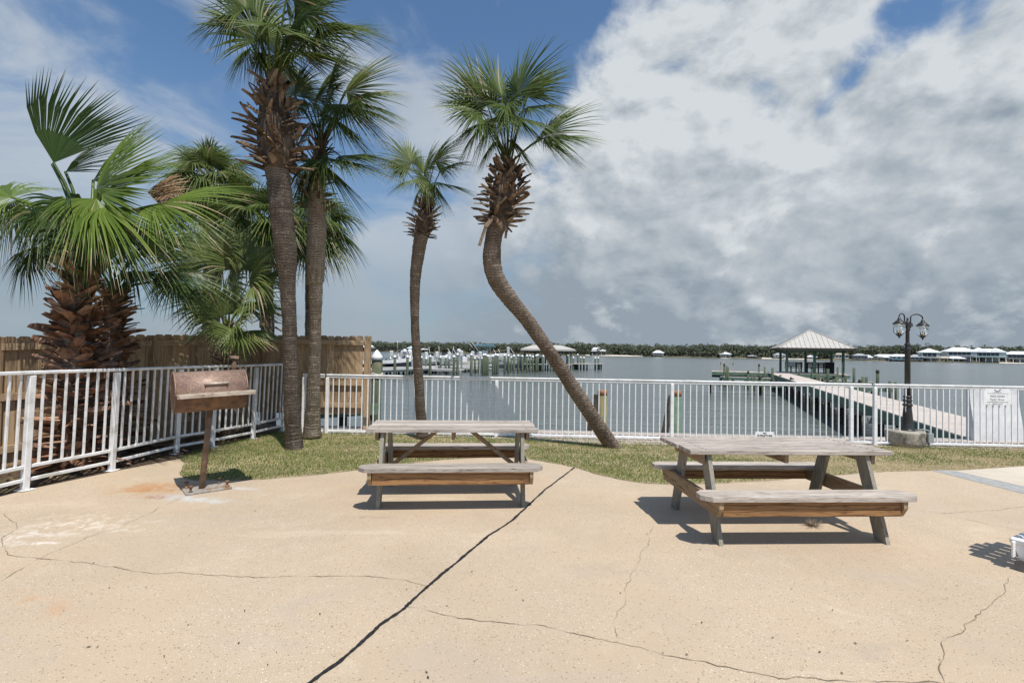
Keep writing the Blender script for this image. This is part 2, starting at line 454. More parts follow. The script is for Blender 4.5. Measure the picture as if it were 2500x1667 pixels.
woodmat('fence_board', (.33, .225, .13), (.48, .34, .21), (.17, .105, .058), 'z', scale=4, tint=.22)
woodmat('fence_rail', (.36, .25, .15), (.48, .35, .225), (.18, .115, .065), 'x', scale=4, tint=.1)
woodmat('pier_deck', (.50, .435, .385), (.58, .515, .46), (.40, .34, .30), 'x', scale=2, tint=.10, bump=.1, knots=False)
leafmat('sabal_leaf', (.040, .074, .014), (.145, .195, .048), (.36, .29, .17), rough=.46, trans=.26, tipa=.88)
leafmat('sabal_pale', (.065, .105, .030), (.20, .25, .075), (.38, .31, .19), rough=.46, trans=.28, tipa=.86)
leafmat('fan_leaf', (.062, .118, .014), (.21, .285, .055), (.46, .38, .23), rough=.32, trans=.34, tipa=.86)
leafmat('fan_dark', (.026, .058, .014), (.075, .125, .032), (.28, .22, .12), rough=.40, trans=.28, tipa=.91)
leafmat('forest_leaf', (.088, .104, .072), (.150, .165, .104), (.18, .18, .12), rough=.9, trans=.2, tipa=.95)  # greens lightened and greyed: distance haze is put into the leaf colour
leafmat('grass_blade', (.085, .160, .026), (.25, .29, .080), (.66, .52, .33), rough=.8, trans=.35, tipa=.80)
# palm bark: stacked ring scars, broken by noise
def barkmat(name, c1, c2, dark):
    m, t, b = newmat(name)
    o = t.coord('Object')
    wob = t.noise(t.mapv(o, scale=(1, 1, .6)), 5, 4, .6)
    sx = t.n('ShaderNodeSeparateXYZ'); t.l(o, sx.inputs[0])
    ph = t.m('ADD', t.m('MULTIPLY', sx.outputs[2], 23.0), t.m('MULTIPLY', wob, 3.2))
    saw = t.m('FRACT', ph)
    fib = t.noise(t.mapv(o, scale=(1, 1, .10)), 46, 4, .65)
    mid = t.noise(o, 3.4, 5, .6)
    col = t.mix(t.ss(mid, .33, .68), c1, c2)
    col = t.mix(t.ss(saw, .66, .95, 0, .95), col, dark)
    col = t.mix(t.ss(fib, .50, .72, 0, .55), col, tuple(x * 1.55 for x in c2))
    col = t.mix(t.ss(t.noise(t.mapv(o, scale=(1, 1, .45)), 9, 5, .7), .60, .72, 0, .6), col, dark)
    t.l(col, b.inputs['Base Color'])
    b.inputs['Roughness'].default_value = .9; b.inputs['Specular IOR Level'].default_value = .2
    h = t.m('ADD', t.m('MULTIPLY', saw, .8), t.m('MULTIPLY', fib, .9))
    t.l(t.bump(h, 1.0, .025), b.inputs['Normal'])
barkmat('bark_grey', (.145, .117, .094), (.245, .203, .165), (.034, .025, .019))
barkmat('bark_brown', (.170, .130, .100), (.265, .210, .165), (.045, .032, .022))
barkmat('bark_tan', (.30, .245, .185), (.42, .35, .275), (.060, .042, .028))
# pool deck: exposed aggregate, broad mottling, rust and wash stains
def deckmat(name, a, bcol, stains=True):
    m, t, b = newmat(name)
    o = t.coord('Object')
    big = t.noise(o, .55, 4, .6, .4)
    mid = t.noise(o, 3.2, 5, .62)
    col = t.mix(t.ss(big, .34, .68), a, bcol)
    col = t.mix(t.ss(mid, .50, .75, 0, .35), col, (.54, .45, .34))
    peb = t.n('ShaderNodeTexVoronoi'); t.l(o, peb.inputs['Vector']); peb.inputs['Scale'].default_value = 70
    sx = t.n('ShaderNodeSeparateColor'); t.l(peb.outputs['Color'], sx.inputs[0])
    expo = t.ss(t.noise(o, .9, 3, .6), .38, .62, .40, 1.0)
    stone = t.mix(sx.outputs[0], (.33, .22, .13), (.80, .73, .61))
    show = t.m('MULTIPLY', t.m('MULTIPLY', t.ss(peb.outputs['Distance'], .48, .20), t.ss(sx.outputs[1], .50, .62)), expo)
    col = t.mix(t.m('MULTIPLY', show, .8), col, stone)
    darks = t.m('MULTIPLY', t.ss(sx.outputs[2], .93, .94), t.ss(peb.outputs['Distance'], .36, .22))
    col = t.mix(t.m('MULTIPLY', darks, .8), col, (.16, .10, .065))
    col = t.mix(t.ss(t.noise(o, 60, 3, .7), .42, .75, 0, .22), col, (.33, .25, .17))
    col = t.mix(t.ss(t.noise(t.mapv(o, scale=(1, .55, 1), loc=(4, 2, 0)), 1.5, 5, .65, .6), .58, .74, 0, .22), col, (.34, .30, .24))
    gr = t.noise(o, 210, 2, .8)
    col = t.mix(t.m('MULTIPLY', t.ss(gr, .56, .68), expo), col, (.26, .20, .145))
    col = t.mix(t.m('MULTIPLY', t.ss(gr, .46, .34), t.m('MULTIPLY', expo, .8)), col, (.80, .72, .61))
    wear = t.noise(t.mapv(o, rot=(0, 0, .7), scale=(.7, 1.6, 1), loc=(9, 3, 0)), 1.1, 6, .66, .8)
    col = t.mix(t.ss(wear, .52, .70, 0, .40), col, (.40, .345, .28))
    col = t.mix(t.ss(wear, .42, .28, 0, .35), col, (.64, .535, .41))
    if stains:
        def spot(px, py, rx, ry, sc, cc, amt, lo=.0, hi=1.0, rot=0.0):
            nonlocal col
            c = G(px, py)
            v = t.mapv(t.vm('SUBTRACT', o, tuple(c)), rot=(0, 0, rot))
            v = t.vm('MULTIPLY', v, (1 / rx, 1 / ry, 0))
            r = t.vm('LENGTH', v)
            nn = t.noise(o, sc, 6, .7, .5)
            k_ = t.m('MULTIPLY', t.ss(r, 1.0, .15), t.ss(nn, lo, hi))
            col = t.mix(t.m('MULTIPLY', k_, amt, clamp=True), col, cc)
        spot(380, 1192, .75, .40, 4, (.42, .20, .07), .95, .30, .70)
        spot(395, 1212, .30, .12, 7, (.30, .105, .035), .95, .40, .62)
        spot(470, 1218, .75, .16, 8, (.50, .50, .48), 1.0, .36, .60, .2)
        spot(575, 1190, .45, .10, 8, (.52, .52, .50), .9, .36, .60, .2)
        spot(230, 1278, .95, .42, 9, (.66, .57, .46), .75, .48, .66, .15)
        spot(200, 1282, .55, .20, 11, (.70, .62, .53), .65, .48, .62, .15)
        spot(110, 1326, .22, .05, 11, (.72, .66, .57), 1.0, .42, .56)
        spot(60, 1310, .50, .35, 9, (.62, .56, .48), 1.0, .44, .62)
        spot(120, 1475, .6, .14, 6, (.52, .30, .16), .5, .42, .66, .4)
        spot(900, 1262, .30, .05, 9, (.30, .25, .20), .7, .42, .62)
        spot(1500, 1390, .60, .22, 6, (.34, .29, .24), .35, .40, .62)
        spot(2150, 1590, .35, .18, 6, (.34, .29, .24), .4, .40, .62)
    t.l(col, b.inputs['Base Color'])
    b.inputs['Roughness'].default_value = .82; b.inputs['Specular IOR Level'].default_value = .3
    h = t.m('ADD', t.m('MULTIPLY', show, -.7), t.noise(o, 140, 3, .7))
    t.l(t.bump(h, .5, .004), b.inputs['Normal'])
deckmat('pool_concrete', (.485, .377, .262), (.425, .334, .236))
deckmat('pale_concrete', (.62, .55, .45), (.52, .46, .38), False)
def pavermat():
    m, t, b = newmat('paver')
    o = t.coord('Object')
    v = t.vor(t.mapv(o, scale=(1, 1, 0)), 16, 'DISTANCE_TO_EDGE')
    c = t.n('ShaderNodeTexVoronoi'); t.l(t.mapv(o, scale=(1, 1, 0)), c.inputs['Vector']); c.inputs['Scale'].default_value = 16
    sc = t.n('ShaderNodeSeparateColor'); t.l(c.outputs['Color'], sc.inputs[0])
    col = t.mix(sc.outputs[0], (.44, .36, .31), (.60, .54, .49))
    col = t.mix(t.ss(v, .09, .02), col, (.20, .165, .14))
    col = t.mix(t.ss(t.noise(o, 40, 3), .45, .7, 0, .3), col, (.33, .27, .23))
    t.l(col, b.inputs['Base Color']); b.inputs['Roughness'].default_value = .9
    t.l(t.bump(t.ss(v, .0, .1), .4, .006), b.inputs['Normal'])
pavermat()
def watermat():
    m, t, b = newmat('water')
    o = t.coord('Object')
    sx = t.n('ShaderNodeSeparateXYZ'); t.l(o, sx.inputs[0])
    n1 = t.noise(t.mapv(o, scale=(.28, 1.0, 1), rot=(0, 0, R(6))), 1.5, 4, .62, .5)
    n2 = t.noise(t.mapv(o, scale=(.2, .9, 1), rot=(0, 0, R(-8))), .30, 4, .65, .3)
    n3 = t.noise(t.mapv(o, scale=(.25, 1, 1)), .06, 3, .6)
    b.inputs['Base Color'].default_value = (.040, .056, .052, 1)
    t.l(t.mix(n3, (.090, .112, .112), (.110, .130, .126)), b.inputs['Base Color'])
    b.inputs['Roughness'].default_value = .16; b.inputs['IOR'].default_value = 1.33
    bm_ = t.bump(n2, .9, .22)
    t.l(t.bump(n1, .9, .11, bm_), b.inputs['Normal'])
watermat()
def glassmat():
    m, t, b = newmat('lamp_glass')
    b.inputs['Base Color'].default_value = (.95, .97, .97, 1); b.inputs['Roughness'].default_value = .05
    b.inputs['Transmission Weight'].default_value = 1.0; b.inputs['IOR'].default_value = 1.25
glassmat()
# ================================================================== setting
def sheet(name, pts, z, m, parent=None, kind='structure'):
    mb = MB(); mb.add([(p[0], p[1], z) for p in pts], [tuple(range(len(pts)))])
    o = mb.build(name, m, parent)
    if parent is None: tag(o, kind=kind)
    return o
WZ = -1.2
EDGE = [G(-1400, 1030), G(820, 1042), G(1300, 1051), G(1700, 1061), G(2375, 1073), G(3600, 1094)]
deck_pts = [Vector((-30, -14, 0)), Vector((30, -14, 0))] + [Vector((EDGE[-1].x, EDGE[-1].y, 0))] + list(reversed(EDGE[:-1]))
deck_pts[1].x = EDGE[-1].x
deck_pts[0].x = EDGE[0].x
sheet('pool_deck', deck_pts, 0.0, 'pool_concrete')
mb = MB()
mb.add([(-5000, EDGE[2].y - 1.5, WZ), (5000, EDGE[2].y - 1.5, WZ), (5000, 7000, WZ), (-5000, 7000, WZ)], [(0, 1, 2, 3)])
tag(mb.build('water', 'water'), kind='structure')
# seawall below the walkway edge
mb = MB()
for a, c in zip(EDGE[:-1], EDGE[1:]):
    d = (c - a).normalized(); nrm = Vector((-d.y, d.x, 0))
    mb.add([a + Vector((0, 0, -.012)), c + Vector((0, 0, -.012)), c + nrm * .22 + Vector((0, 0, -.012)), a + nrm * .22 + Vector((0, 0, -.012)),
            a + Vector((0, 0, -2.2)), c + Vector((0, 0, -2.2)), c + nrm * .22 + Vector((0, 0, -2.2)), a + nrm * .22 + Vector((0, 0, -2.2))],
           [(0, 1, 2, 3), (2, 6, 7, 3), (0, 4, 5, 1), (0, 3, 7, 4), (1, 5, 6, 2), (4, 7, 6, 5)])
tag(mb.build('seawall', 'seawall'), 'low concrete seawall along the water beyond the white railing', 'seawall')
FL, FR = G(797, 1058), G(2480, 1095)                     # feet of the white front fence
fdir = (FR - FL).normalized()
def on_fence(px):                                          # point of the fence line in the direction of a photo column
    d = ray(px, 1060); d = Vector((d.x, d.y, 0))
    n = Vector((-fdir.y, fdir.x, 0))
    t = FL.dot(n) / d.dot(n)
    return Vector((d.x * t, d.y * t, 0))
# walkway of pavers between lawn and water
wk = [G(690, 1046), G(800, 1060), G(1000, 1064), G(1250, 1072), G(1450, 1082), G(1600, 1087), G(1800, 1086), G(2000, 1089), G(2200, 1091), G(2420, 1096), G(3300, 1112)]
wk += [Vector((p.x, p.y - .03, 0)) for p in reversed(EDGE[1:])]
sheet('walkway', wk, 0.008, 'paver')
# lawn
front = [(441, 1120), (452, 1133), (444, 1148), (440, 1160), (450, 1168), (475, 1172), (560, 1172), (640, 1170), (740, 1162), (850, 1150), (960, 1136), (1080, 1122), (1200, 1116), (1290, 1120), (1360, 1132), (1403, 1141), (1450, 1156), (1510, 1170), (1580, 1180), (1660, 1183), (1740, 1180), (1860, 1174), (2000, 1163), (2130, 1152), (2250, 1149), (2360, 1146), (2500, 1137), (2900, 1118), (3300, 1100)]
back = [(3300, 1098), (2420, 1082), (2200, 1084), (2000, 1080), (1800, 1078), (1600, 1079), (1450, 1074), (1250, 1066), (1000, 1060), (800, 1056), (690, 1050), (640, 1062), (560, 1082), (480, 1100)]
lawn = [G(*p) for p in front] + [G(*p) for p in back]
# slightly ragged front edge
rag = []
for i in range(len(lawn)):
    a, c = lawn[i], lawn[(i + 1) % len(lawn)]
    n = max(1, int((c - a).length / .10)) if i < len(front) - 1 else 1
    for j in range(n):
        p = a.lerp(c, j / n)
        rag.append(p + (Vector((rnd(-.012, .012), rnd(-.018, .018), 0)) if j else Vector()))
sheet('lawn_soil', rag, 0.004, 'soil')
def inside(p, poly):
    x, y = p[0], p[1]; r = False; j = len(poly) - 1
    for i in range(len(poly)):
        a, c = poly[i], poly[j]
        if (a.y > y) != (c.y > y) and x < (c.x - a.x) * (y - a.y) / (c.y - a.y) + a.x: r = not r
        j = i
    return r
from mathutils import noise as mn
mb = MB(); cnt = 0
rg = random.Random(3)
xs = [p.x for p in lawn]; ys = [p.y for p in lawn]
while cnt < 105000:
    x, y = rg.uniform(-4.9, 10.5), rg.uniform(min(ys), max(ys))
    if not inside((x, y), rag): continue
    patch = mn.fractal(Vector((x * .55 + 11, y * 1.3, 0)), 1.0, 2.0, 4) * .9 + mn.noise(Vector((x * 5, y * 5, 2))) * .25
    dry = patch + (.50 + .25 * min(1, max(0, x - 3.2)) if x > 3.2 else .30 if y > 7.6 else -.04) - (.85 if (x < 3.0 and x > -.4 and y < 6.9) else 0)
    if rg.random() > .94 - max(0, dry) * .15: continue
    cnt += 1
    h = rg.uniform(.016, .042) * (1 - .3 * max(0, dry)); w = rg.uniform(.0025, .0048); an = rg.uniform(0, PI)
    lx, ly = rg.gauss(0, .5) * h, rg.gauss(0, .5) * h
    dry -= .38 * max(0, mn.noise(Vector((x * .9, y * 1.6, 8))) + .12)
    tint = min(.95, max(0, .42 - dry * .35 + rg.gauss(0, .22)))
    tp = .55 + .55 * dry + rg.gauss(0, .16)
    mb.v += [(x - math.cos(an) * w, y - math.sin(an) * w, .004), (x + math.cos(an) * w, y + math.sin(an) * w, .004), (x + lx, y + ly, .004 + h)]
    n = cnt * 3 - 3
    mb.f.append((n, n + 1, n + 2)); mb.a += [tint] * 3; mb.b += [tp, tp, tp + .08]
tag(mb.build('grass', 'grass_blade'), kind='stuff')
# planting bed between the side railing and the timber fence
bed = [G(441, 1119), G(300, 1146), G(60, 1196), G(-350, 1290), Vector((-9.5, 3.0, 0)), Vector((-9.5, 11, 0)), G(700, 1040), G(690, 1052), G(617, 1072), G(515, 1095)]
bed = [Vector((p.x, p.y, 0)) for p in bed]
sheet('planting_bed', bed, 0.006, 'mulch')
mb = MB(); rg = random.Random(9)
for i in range(900):
    x, y = rg.uniform(-8.5, -4.0), rg.uniform(3.4, 9.4)
    if not inside((x, y), bed): continue
    an = rg.uniform(0, PI); L_ = rg.uniform(.03, .16); w = rg.uniform(.006, .03)
    d = Vector((math.cos(an), math.sin(an), rg.uniform(-.1, .4))).normalized(); s_ = Vector((-d.y, d.x, rg.uniform(-.5, .5))) * w
    p = Vector((x, y, .012 + rg.uniform(0, .06)))
    mb.add([p - s_, p + s_, p + d * L_ + s_ * .4, p + d * L_ - s_ * .4], [(0, 1, 2, 3)], rg.random())
tag(mb.build('leaf_litter', 'husk'), kind='stuff')
# concrete beyond the grey expansion strip on the right
sheet('expansion_strip', [G(2270, 1147), G(2332, 1150), G(2500, 1188), G(3300, 1372), G(3300, 1400), G(2500, 1205)], 0.003, 'strip_grey')
sheet('far_pool_deck', [G(2332, 1150), G(2360, 1148), G(2500, 1139), G(2900, 1120), G(3600, 1098), G(3300, 1372), G(2500, 1188)], 0.005, 'pale_concrete')
# cracks and the tarred joint
def crackline(name, pts, w, m, jit, z=0.004, seed=1, var=1.9):
    rg = random.Random(seed)
    P_ = [G(*p) for p in pts]; line = []
    for a, c in zip(P_[:-1], P_[1:]):
        n = max(2, int((c - a).length / .018))
        for j in range(n): line.append(a.lerp(c, j / n))
    line.append(P_[-1])
    L_, R_ = [], []
    wob = Vector()
    for i, p in enumerate(line):
        d = (line[min(i + 1, len(line) - 1)] - line[max(i - 1, 0)]).normalized(); nr = Vector((-d.y, d.x, 0))
        o = mn.noise(Vector((i * .09, seed * 3.7, 0))) * jit * 1.3 + mn.noise(Vector((i * .29, seed * 1.7, 9))) * jit * .9 + rg.uniform(-1, 1) * jit * .06
        hw = w * .5 * max(.15, .9 + mn.noise(Vector((i * .11, seed, 5))) * var) * rg.uniform(.75, 1.25)
        L_.append(p + nr * (o + hw)); R_.append(p + nr * (o - hw))
    mb = MB(); n = len(line)
    mb.add([(p.x, p.y, z) for p in L_ + R_], [(i, n + i, n + i + 1, i + 1) for i in range(n - 1)])
    tag(mb.build(name, m), kind='structure')
crackline('expansion_joint', [(1403, 1141), (1330, 1196), (1251, 1270), (1190, 1310), (1090, 1393), (1045, 1430), (990, 1483), (930, 1525), (880, 1570), (830, 1615), (757, 1667), (640, 1760)], .024, 'joint_tar', .005, .0045, 4, .55)
crackline('deck_crack', [(1043, 1430), (1000, 1418), (890, 1407), (760, 1407), (590, 1409), (500, 1402), (440, 1397), (370, 1400), (300, 1388), (200, 1374), (100, 1362), (30, 1357), (8, 1347), (4, 1330), (10, 1310), (42, 1293), (30, 1270), (0, 1254)], .0042, 'crack', .016, .004, 5)
crackline('deck_crack', [(444, 1215), (390, 1238), (370, 1252), (300, 1280), (215, 1312), (150, 1340), (95, 1363), (0, 1418)], .003, 'crack', .014, .004, 6)
crackline('deck_crack', [(995, 1481), (1060, 1496), (1130, 1510), (1250, 1522), (1330, 1527), (1400, 1545), (1500, 1567), (1650, 1602), (1780, 1630), (1900, 1655), (2050, 1660), (2300, 1668), (2500, 1674)], .0045, 'crack', .018, .004, 7)
crackline('deck_crack', [(1597, 1285), (1578, 1330), (1560, 1370), (1530, 1425), (1522, 1470), (1505, 1510), (1502, 1555)], .0026, 'crack', .016, .004, 8)
crackline('deck_crack', [(2463, 1412), (2450, 1440), (2420, 1475), (2385, 1508), (2357, 1525), (2356, 1543), (2300, 1565), (2303, 1600), (2296, 1640), (2310, 1667)], .0042, 'crack', .016, .004, 9)
crackline('deck_crack', [(2245, 1247), (2300, 1253), (2350, 1250), (2420, 1246), (2500, 1237)], .004, 'crack', .014, .004, 10)
crackline('deck_crack', [(2300, 1253), (2380, 1272), (2440, 1284), (2500, 1297)], .003, 'crack', .012, .004, 11)
# a few bits of blown leaf and grit on the deck
mb = MB(); rg = random.Random(21)
for i in range(90):
    p = G(rg.uniform(60, 2480), rg.uniform(1230, 1660))
    r = rg.uniform(.003, .012); an = rg.uniform(0, 6.3)
    mb.add([(p.x + math.cos(an + q * 1.57) * r * (1 if q % 2 else .45), p.y + math.sin(an + q * 1.57) * r * (1 if q % 2 else .45), .006 + q * .001) for q in range(4)], [(0, 1, 2, 3)])
tag(mb.build('grit', 'debris'), kind='stuff')
# ================================================================== far shore
SHORE = [(-4200, 780), (-1200, 760), (-300, 700), (500, 610), (900, 560), (1461, 450), (1770, 400), (2300, 336), (2500, 325), (3300, 300), (5200, 330)]
def shoreY(px):
    for a, c in zip(SHORE[:-1], SHORE[1:]):
        if a[0] <= px <= c[0]:
            return a[1] + (c[1] - a[1]) * (px - a[0]) / (c[0] - a[0])
    return SHORE[-1][1]
def shore_pt(px, back=0.0, z=0.0):
    Y = shoreY(px) + back
    return Vector(((px - 1250) / F * Y, Y, z))
cols = list(range(-4200, 5201, 100))
mb = MB()
prof = [(0, WZ - .05), (3, WZ + .4), (10, WZ + .9), (60, WZ + 1.6), (900, WZ + 3)]
vs = []
for px in cols:
    for bk, z in prof:
        vs.append(shore_pt(px, bk + (mn.noise(Vector((px * .013, 0, 0))) * 6 if bk < 50 else 0), z))
n = len(prof)
mb.add(vs, [(i * n + j, (i + 1) * n + j, (i + 1) * n + j + 1, i * n + j + 1) for i in range(len(cols) - 1) for j in range(n - 1)])
tag(mb.build('far_shore', 'far_ground'), kind='structure')
mb = MB()                                     # strips of pale beach
for x0, x1 in ((1430, 1570), (1760, 1800), (1860, 1990), (2440, 2640)):
    cs = list(range(x0, x1 + 1, 10)); vs = []
    for px in cs:
        vs += [shore_pt(px, -2, WZ + .02), shore_pt(px, 7, WZ + 1.0)]
    mb.add(vs, [(i * 2, i * 2 + 2, i * 2 + 3, i * 2 + 1) for i in range(len(cs) - 1)])
tag(mb.build('beach', 'sand'), kind='structure')
# forest: pines in rows, each a trunk and clumps of leaf-sized faces
rg = random.Random(5)
leaf = MB(); trk = MB()
def far_tree(px, back, h, wide):
    b = shore_pt(px, back, WZ + 1.2)
    t = .5 + rg.uniform(-.25, .25)
    trk.tube([b, b + Vector((0, 0, h * .8))], [.22, .1], 4, False)
    k_ = rg.randint(5, 8)
    for c in range(k_):
        f = c / (k_ - 1)
        cc = b + Vector((rg.gauss(0, wide * .33), rg.gauss(0, wide * .33), h * (.30 + .66 * f) + rg.uniform(-.6, .6)))
        rr = wide * (.46 - .20 * f) * rg.uniform(.75, 1.25)
        tt = min(1, max(0, t + rg.uniform(-.15, .15)))
        for q in range(26):
            d = Vector((rg.gauss(0, 1), rg.gauss(0, 1), rg.gauss(0, .8))).normalized()
            p = cc + Vector((d.x * rr, d.y * rr, d.z * rr * .72))
            u = Vector((rg.gauss(0, 1), rg.gauss(0, 1), rg.gauss(0, .6))).normalized()
            w_ = (d * .6 + Vector((rg.gauss(0, 1), rg.gauss(0, 1), rg.gauss(0, 1)))).normalized().cross(u)
            s_ = rr * rg.uniform(.22, .42)
            leaf.add([p - u * s_, p + w_ * s_, p + u * s_, p - w_ * s_], [(0, 1, 2, 3)], min(1, max(0, tt + rg.uniform(-.12, .12))))
px = 640
while px < 3000:
    Y = shoreY(px)
    open_ = 2030 < px < 2600
    for back, dens_ in ((10 if not open_ else 34, 1), (24 if not open_ else 50, 1), (48 if not open_ else 70, 1), (85, .8), (130, .6)):
        if rg.random() > dens_: continue
        hh = 8.6 + 3.2 * mn.noise(Vector((px * .006, back * .04, 1))) + 2.0 * mn.noise(Vector((px * .03, back, 4))) + rg.gauss(0, .7) + back * .018
        if rg.random() < .04: hh += rg.uniform(1.0, 2.2)
        hh *= 1.0 if px < 1700 else 1.05
        far_tree(px + rg.uniform(-5, 5), back + rg.uniform(-6, 6), max(5, hh * .94), rg.uniform(4.2, 7.0))
    px += 7.2 * 450 / Y
for px in range(660, 3000, 5):                     # undergrowth at the water's edge
    if rg.random() < (.75 if not (2030 < px < 2600) else .25):
        b = shore_pt(px, rg.uniform(6, 14), WZ + 1.0)
        for q in range(9):
            p = b + Vector((rg.gauss(0, 1.6), rg.gauss(0, 1), rg.uniform(.2, 3.0))); s_ = rg.uniform(.5, 1.1)
            u = Vector((rg.gauss(0, 1), rg.gauss(0, 1), rg.gauss(0, 1))).normalized(); w_ = u.orthogonal()
            leaf.add([p - u * s_, p + w_ * s_, p + u * s_, p - w_ * s_], [(0, 1, 2, 3)], rg.uniform(0, .6))
tag(leaf.build('forest', 'forest_leaf'), kind='stuff')
tag(trk.build('forest_trunks', 'forest_trunk'), kind='stuff')
# houses of the far shore
def hip(mb, w, d, z0, h, ridge, over=.7):
    x, y = w / 2 + over, d / 2 + over; r = ridge / 2
    mb.add([(-x, -y, z0), (x, -y, z0), (x, y, z0), (-x, y, z0), (-r, 0, z0 + h), (r, 0, z0 + h), (-x, -y, z0 - .25), (x, -y, z0 - .25), (x, y, z0 - .25), (-x, y, z0 - .25)],
           [(0, 1, 5, 4), (1, 2, 5), (2, 3, 4, 5), (3, 0, 4), (0, 6, 7, 1), (1, 7, 8, 2), (2, 8, 9, 3), (3, 9, 6, 0), (6, 9, 8, 7)])
def house(px, label, wpx, roof_px, wall_px, stilt_px, roof='roof_white', wall='siding', storeys=1, porch=True, ridge=.35, back=4, nwin=4, open_=False):
    """wpx etc. are sizes in photo pixels at this distance: width, roof height, wall height, stilt height"""
    p = shore_pt(px, back, WZ + .7); s = p.y / F
    t = thing('waterfront_house' if not open_ else 'shore_pavilion', label, 'house' if not open_ else 'pavilion', p, math.atan2(p.x, p.y) * -.6, 'houses on the far shore')
    w, hr, hw, hs = wpx * s, roof_px * s, wall_px * s, stilt_px * s
    d = min(w * .8, 11)
    mb = MB()
    nx = max(3, int(w / 2.6))
    if hs > 0 or open_:
        top = hs if not open_ else hs + hw
        for i in range(nx):
            for y in (-d / 2 + .3, d / 2 - .3):
                x = -w / 2 + .3 + (w - .6) * i / (nx - 1)
                MB().box((x, y, top / 2), (.3, .3, top)).build('stilt', 'siding' if not open_ else 'siding_tan', t)
        if hs > 1.2 and not open_:
            MB().box((w * .12, d * .12, hs * .45), (w * .55, d * .5, hs * .9)).build('lower_wall', 'siding_grey', t)
    if not open_:
        MB().box((0, 0, hs + hw / 2), (w, d, hw)).build('wall', wall, t)
        if porch:
            MB().box((-w * .08, -d / 2 - .03, hs + hw * .56), (w * .74, .12, hw * .56)).build('window', 'window_dark', t)
            mb = MB()
            for i in range(nwin + 1):
                mb.box((-w * .08 - w * .37 + w * .74 * i / nwin, -d / 2 - .12, hs + hw * .5), (.16, .1, hw * .96))
            mb.box((0, -d / 2 - .13, hs + hw * .26), (w * .98, .1, .12))
            mb.build('porch_rail', wall, t)
        else:
            for i in range(nwin):
                x = -w / 2 + w * (i + .5) / nwin
                MB().box((x, -d / 2 - .02, hs + hw * .55), (w / nwin * .42, .1, hw * .5)).build('window', 'window_dark', t)
    mb = MB(); hip(mb, w, d, hs + hw, hr, w * ridge); mb.build('roof', roof, t)
    return t, w, d, hs, hw, hr
house(905, 'small white hip roofed pavilion across the water, leftmost on the far shore', 20, 6, 3, 5, open_=True)
house(1007, 'pavilion with pale blue roof across the water, behind the marina boats', 24, 6, 4, 4, roof='roof_blue', open_=True)
house(1037, 'low flat white boathouse roof across the water, behind the marina boats', 16, 3, 3, 3, open_=True)
t, w, d, hs, hw, hr = house(1462, 'white roofed house on stilts alone on a beach, right of the leaning palm trunk', 34, 9, 4, 6, ridge=.2, wall='siding_tan', back=6)
mb = MB(); hip(mb, w * .35, d * .5, hs + hw + hr * .42, hr * .5, w * .1); o = mb.build('dormer', 'roof_white', t); o.location = (-w * .28, -d * .2, 0)
house(1607, 'small white house with grey roof at the forest edge, above the second picnic table', 24, 6, 6, 2, wall='siding', ridge=.3, nwin=3)
house(1770, 'small white house with hip roof and dark porch, left of the pier pavilion', 24, 5, 5, 3, ridge=.15, nwin=3)
house(1836, 'low green roofed boat shelter at the far waterline, left of the pier pavilion', 18, 3, 2, 2, roof='siding_grey', open_=True)
house(1903, 'small white house half hidden behind the left posts of the pier pavilion', 24, 5, 6, 2, roof='siding_grey', nwin=3, porch=False)
house(1982, 'small dark shed with pale roof seen between the pavilion posts', 18, 4, 4, 1, wall='siding_grey', nwin=2, porch=False)
house(2048, 'wide pale apartment house seen under the right eave of the pier pavilion', 34, 4, 9, 2, roof='siding_tan', nwin=5, porch=False, back=14)
house(2099, 'dark timber house with dull grey roof right of the pier pavilion', 26, 5, 8, 2, roof='siding_grey', wall='siding_grey', nwin=4, porch=False)
house(2119, 'small white gabled cottage left of the lamp post', 14, 6, 5, 1, nwin=2, porch=False)
house(2168, 'long low white roofed house left of the lamp post', 50, 4, 7, 3, ridge=.75, wall='siding', nwin=6, back=10)
house(2196, 'pale mint low house with white roof touching the lamp post', 36, 5, 8, 2, wall='siding_mint', ridge=.6, nwin=4, porch=False, back=2)
house(2236, 'grey low house with grey roof directly right of the lamp post', 24, 6, 7, 2, roof='siding_grey', wall='siding_grey', nwin=3, porch=False)
house(2268, 'tall two storey white house with hip roof on stilts', 36, 9, 14, 7, ridge=.12, nwin=3, back=6)
house(2341, 'wide white two storey house with long hip roof and dark screened porch', 56, 10, 12, 12, ridge=.42, nwin=5, back=8)
t, w, d, hs, hw, hr = house(2407, 'large white and mint house with two hip roofs and dark porches', 62, 8, 13, 11, ridge=.30, wall='siding_mint', nwin=6, back=8)
for xx, q in ((-.24, .9), (.26, .8)):
    mb = MB(); hip(mb, w * .30, d * .6, hs + hw + hr * .35, hr * q, w * .08); o = mb.build('dormer', 'roof_white', t); o.location = (xx * w, -d * .12, 0)
house(2490, 'long grey waterfront house with white roof at the right edge of the picture', 62, 7, 12, 8, wall='siding_grey', nwin=6, back=6, ridge=.5)
for i, (px, wp) in enumerate(((2158, 14), (2305, 30), (2332, 36))):
    p = shore_pt(px, -8, WZ); s = p.y / F
    t = thing('boat_shelter', ['small white boat shelter roof on the water left of the lamp post', 'grey roofed boat shelter on the water before the wide white house, left one', 'white roofed boat shelter on the water before the wide white house, right one'][i], 'boat shelter', p, 0, 'boat shelters on the far shore')
    mb = MB(); w = wp * s
    for x in (-w / 2 + .3, w / 2 - .3):
        for y in (-2, 2): MB().box((x, y, 1.4), (.25, .25, 2.8)).build('stilt', 'siding_tan', t)
    mb = MB(); hip(mb, w, 5, 2.8, 1.3, w * .5, .3); mb.build('roof', 'roof_white' if i != 1 else 'siding_tan', t)
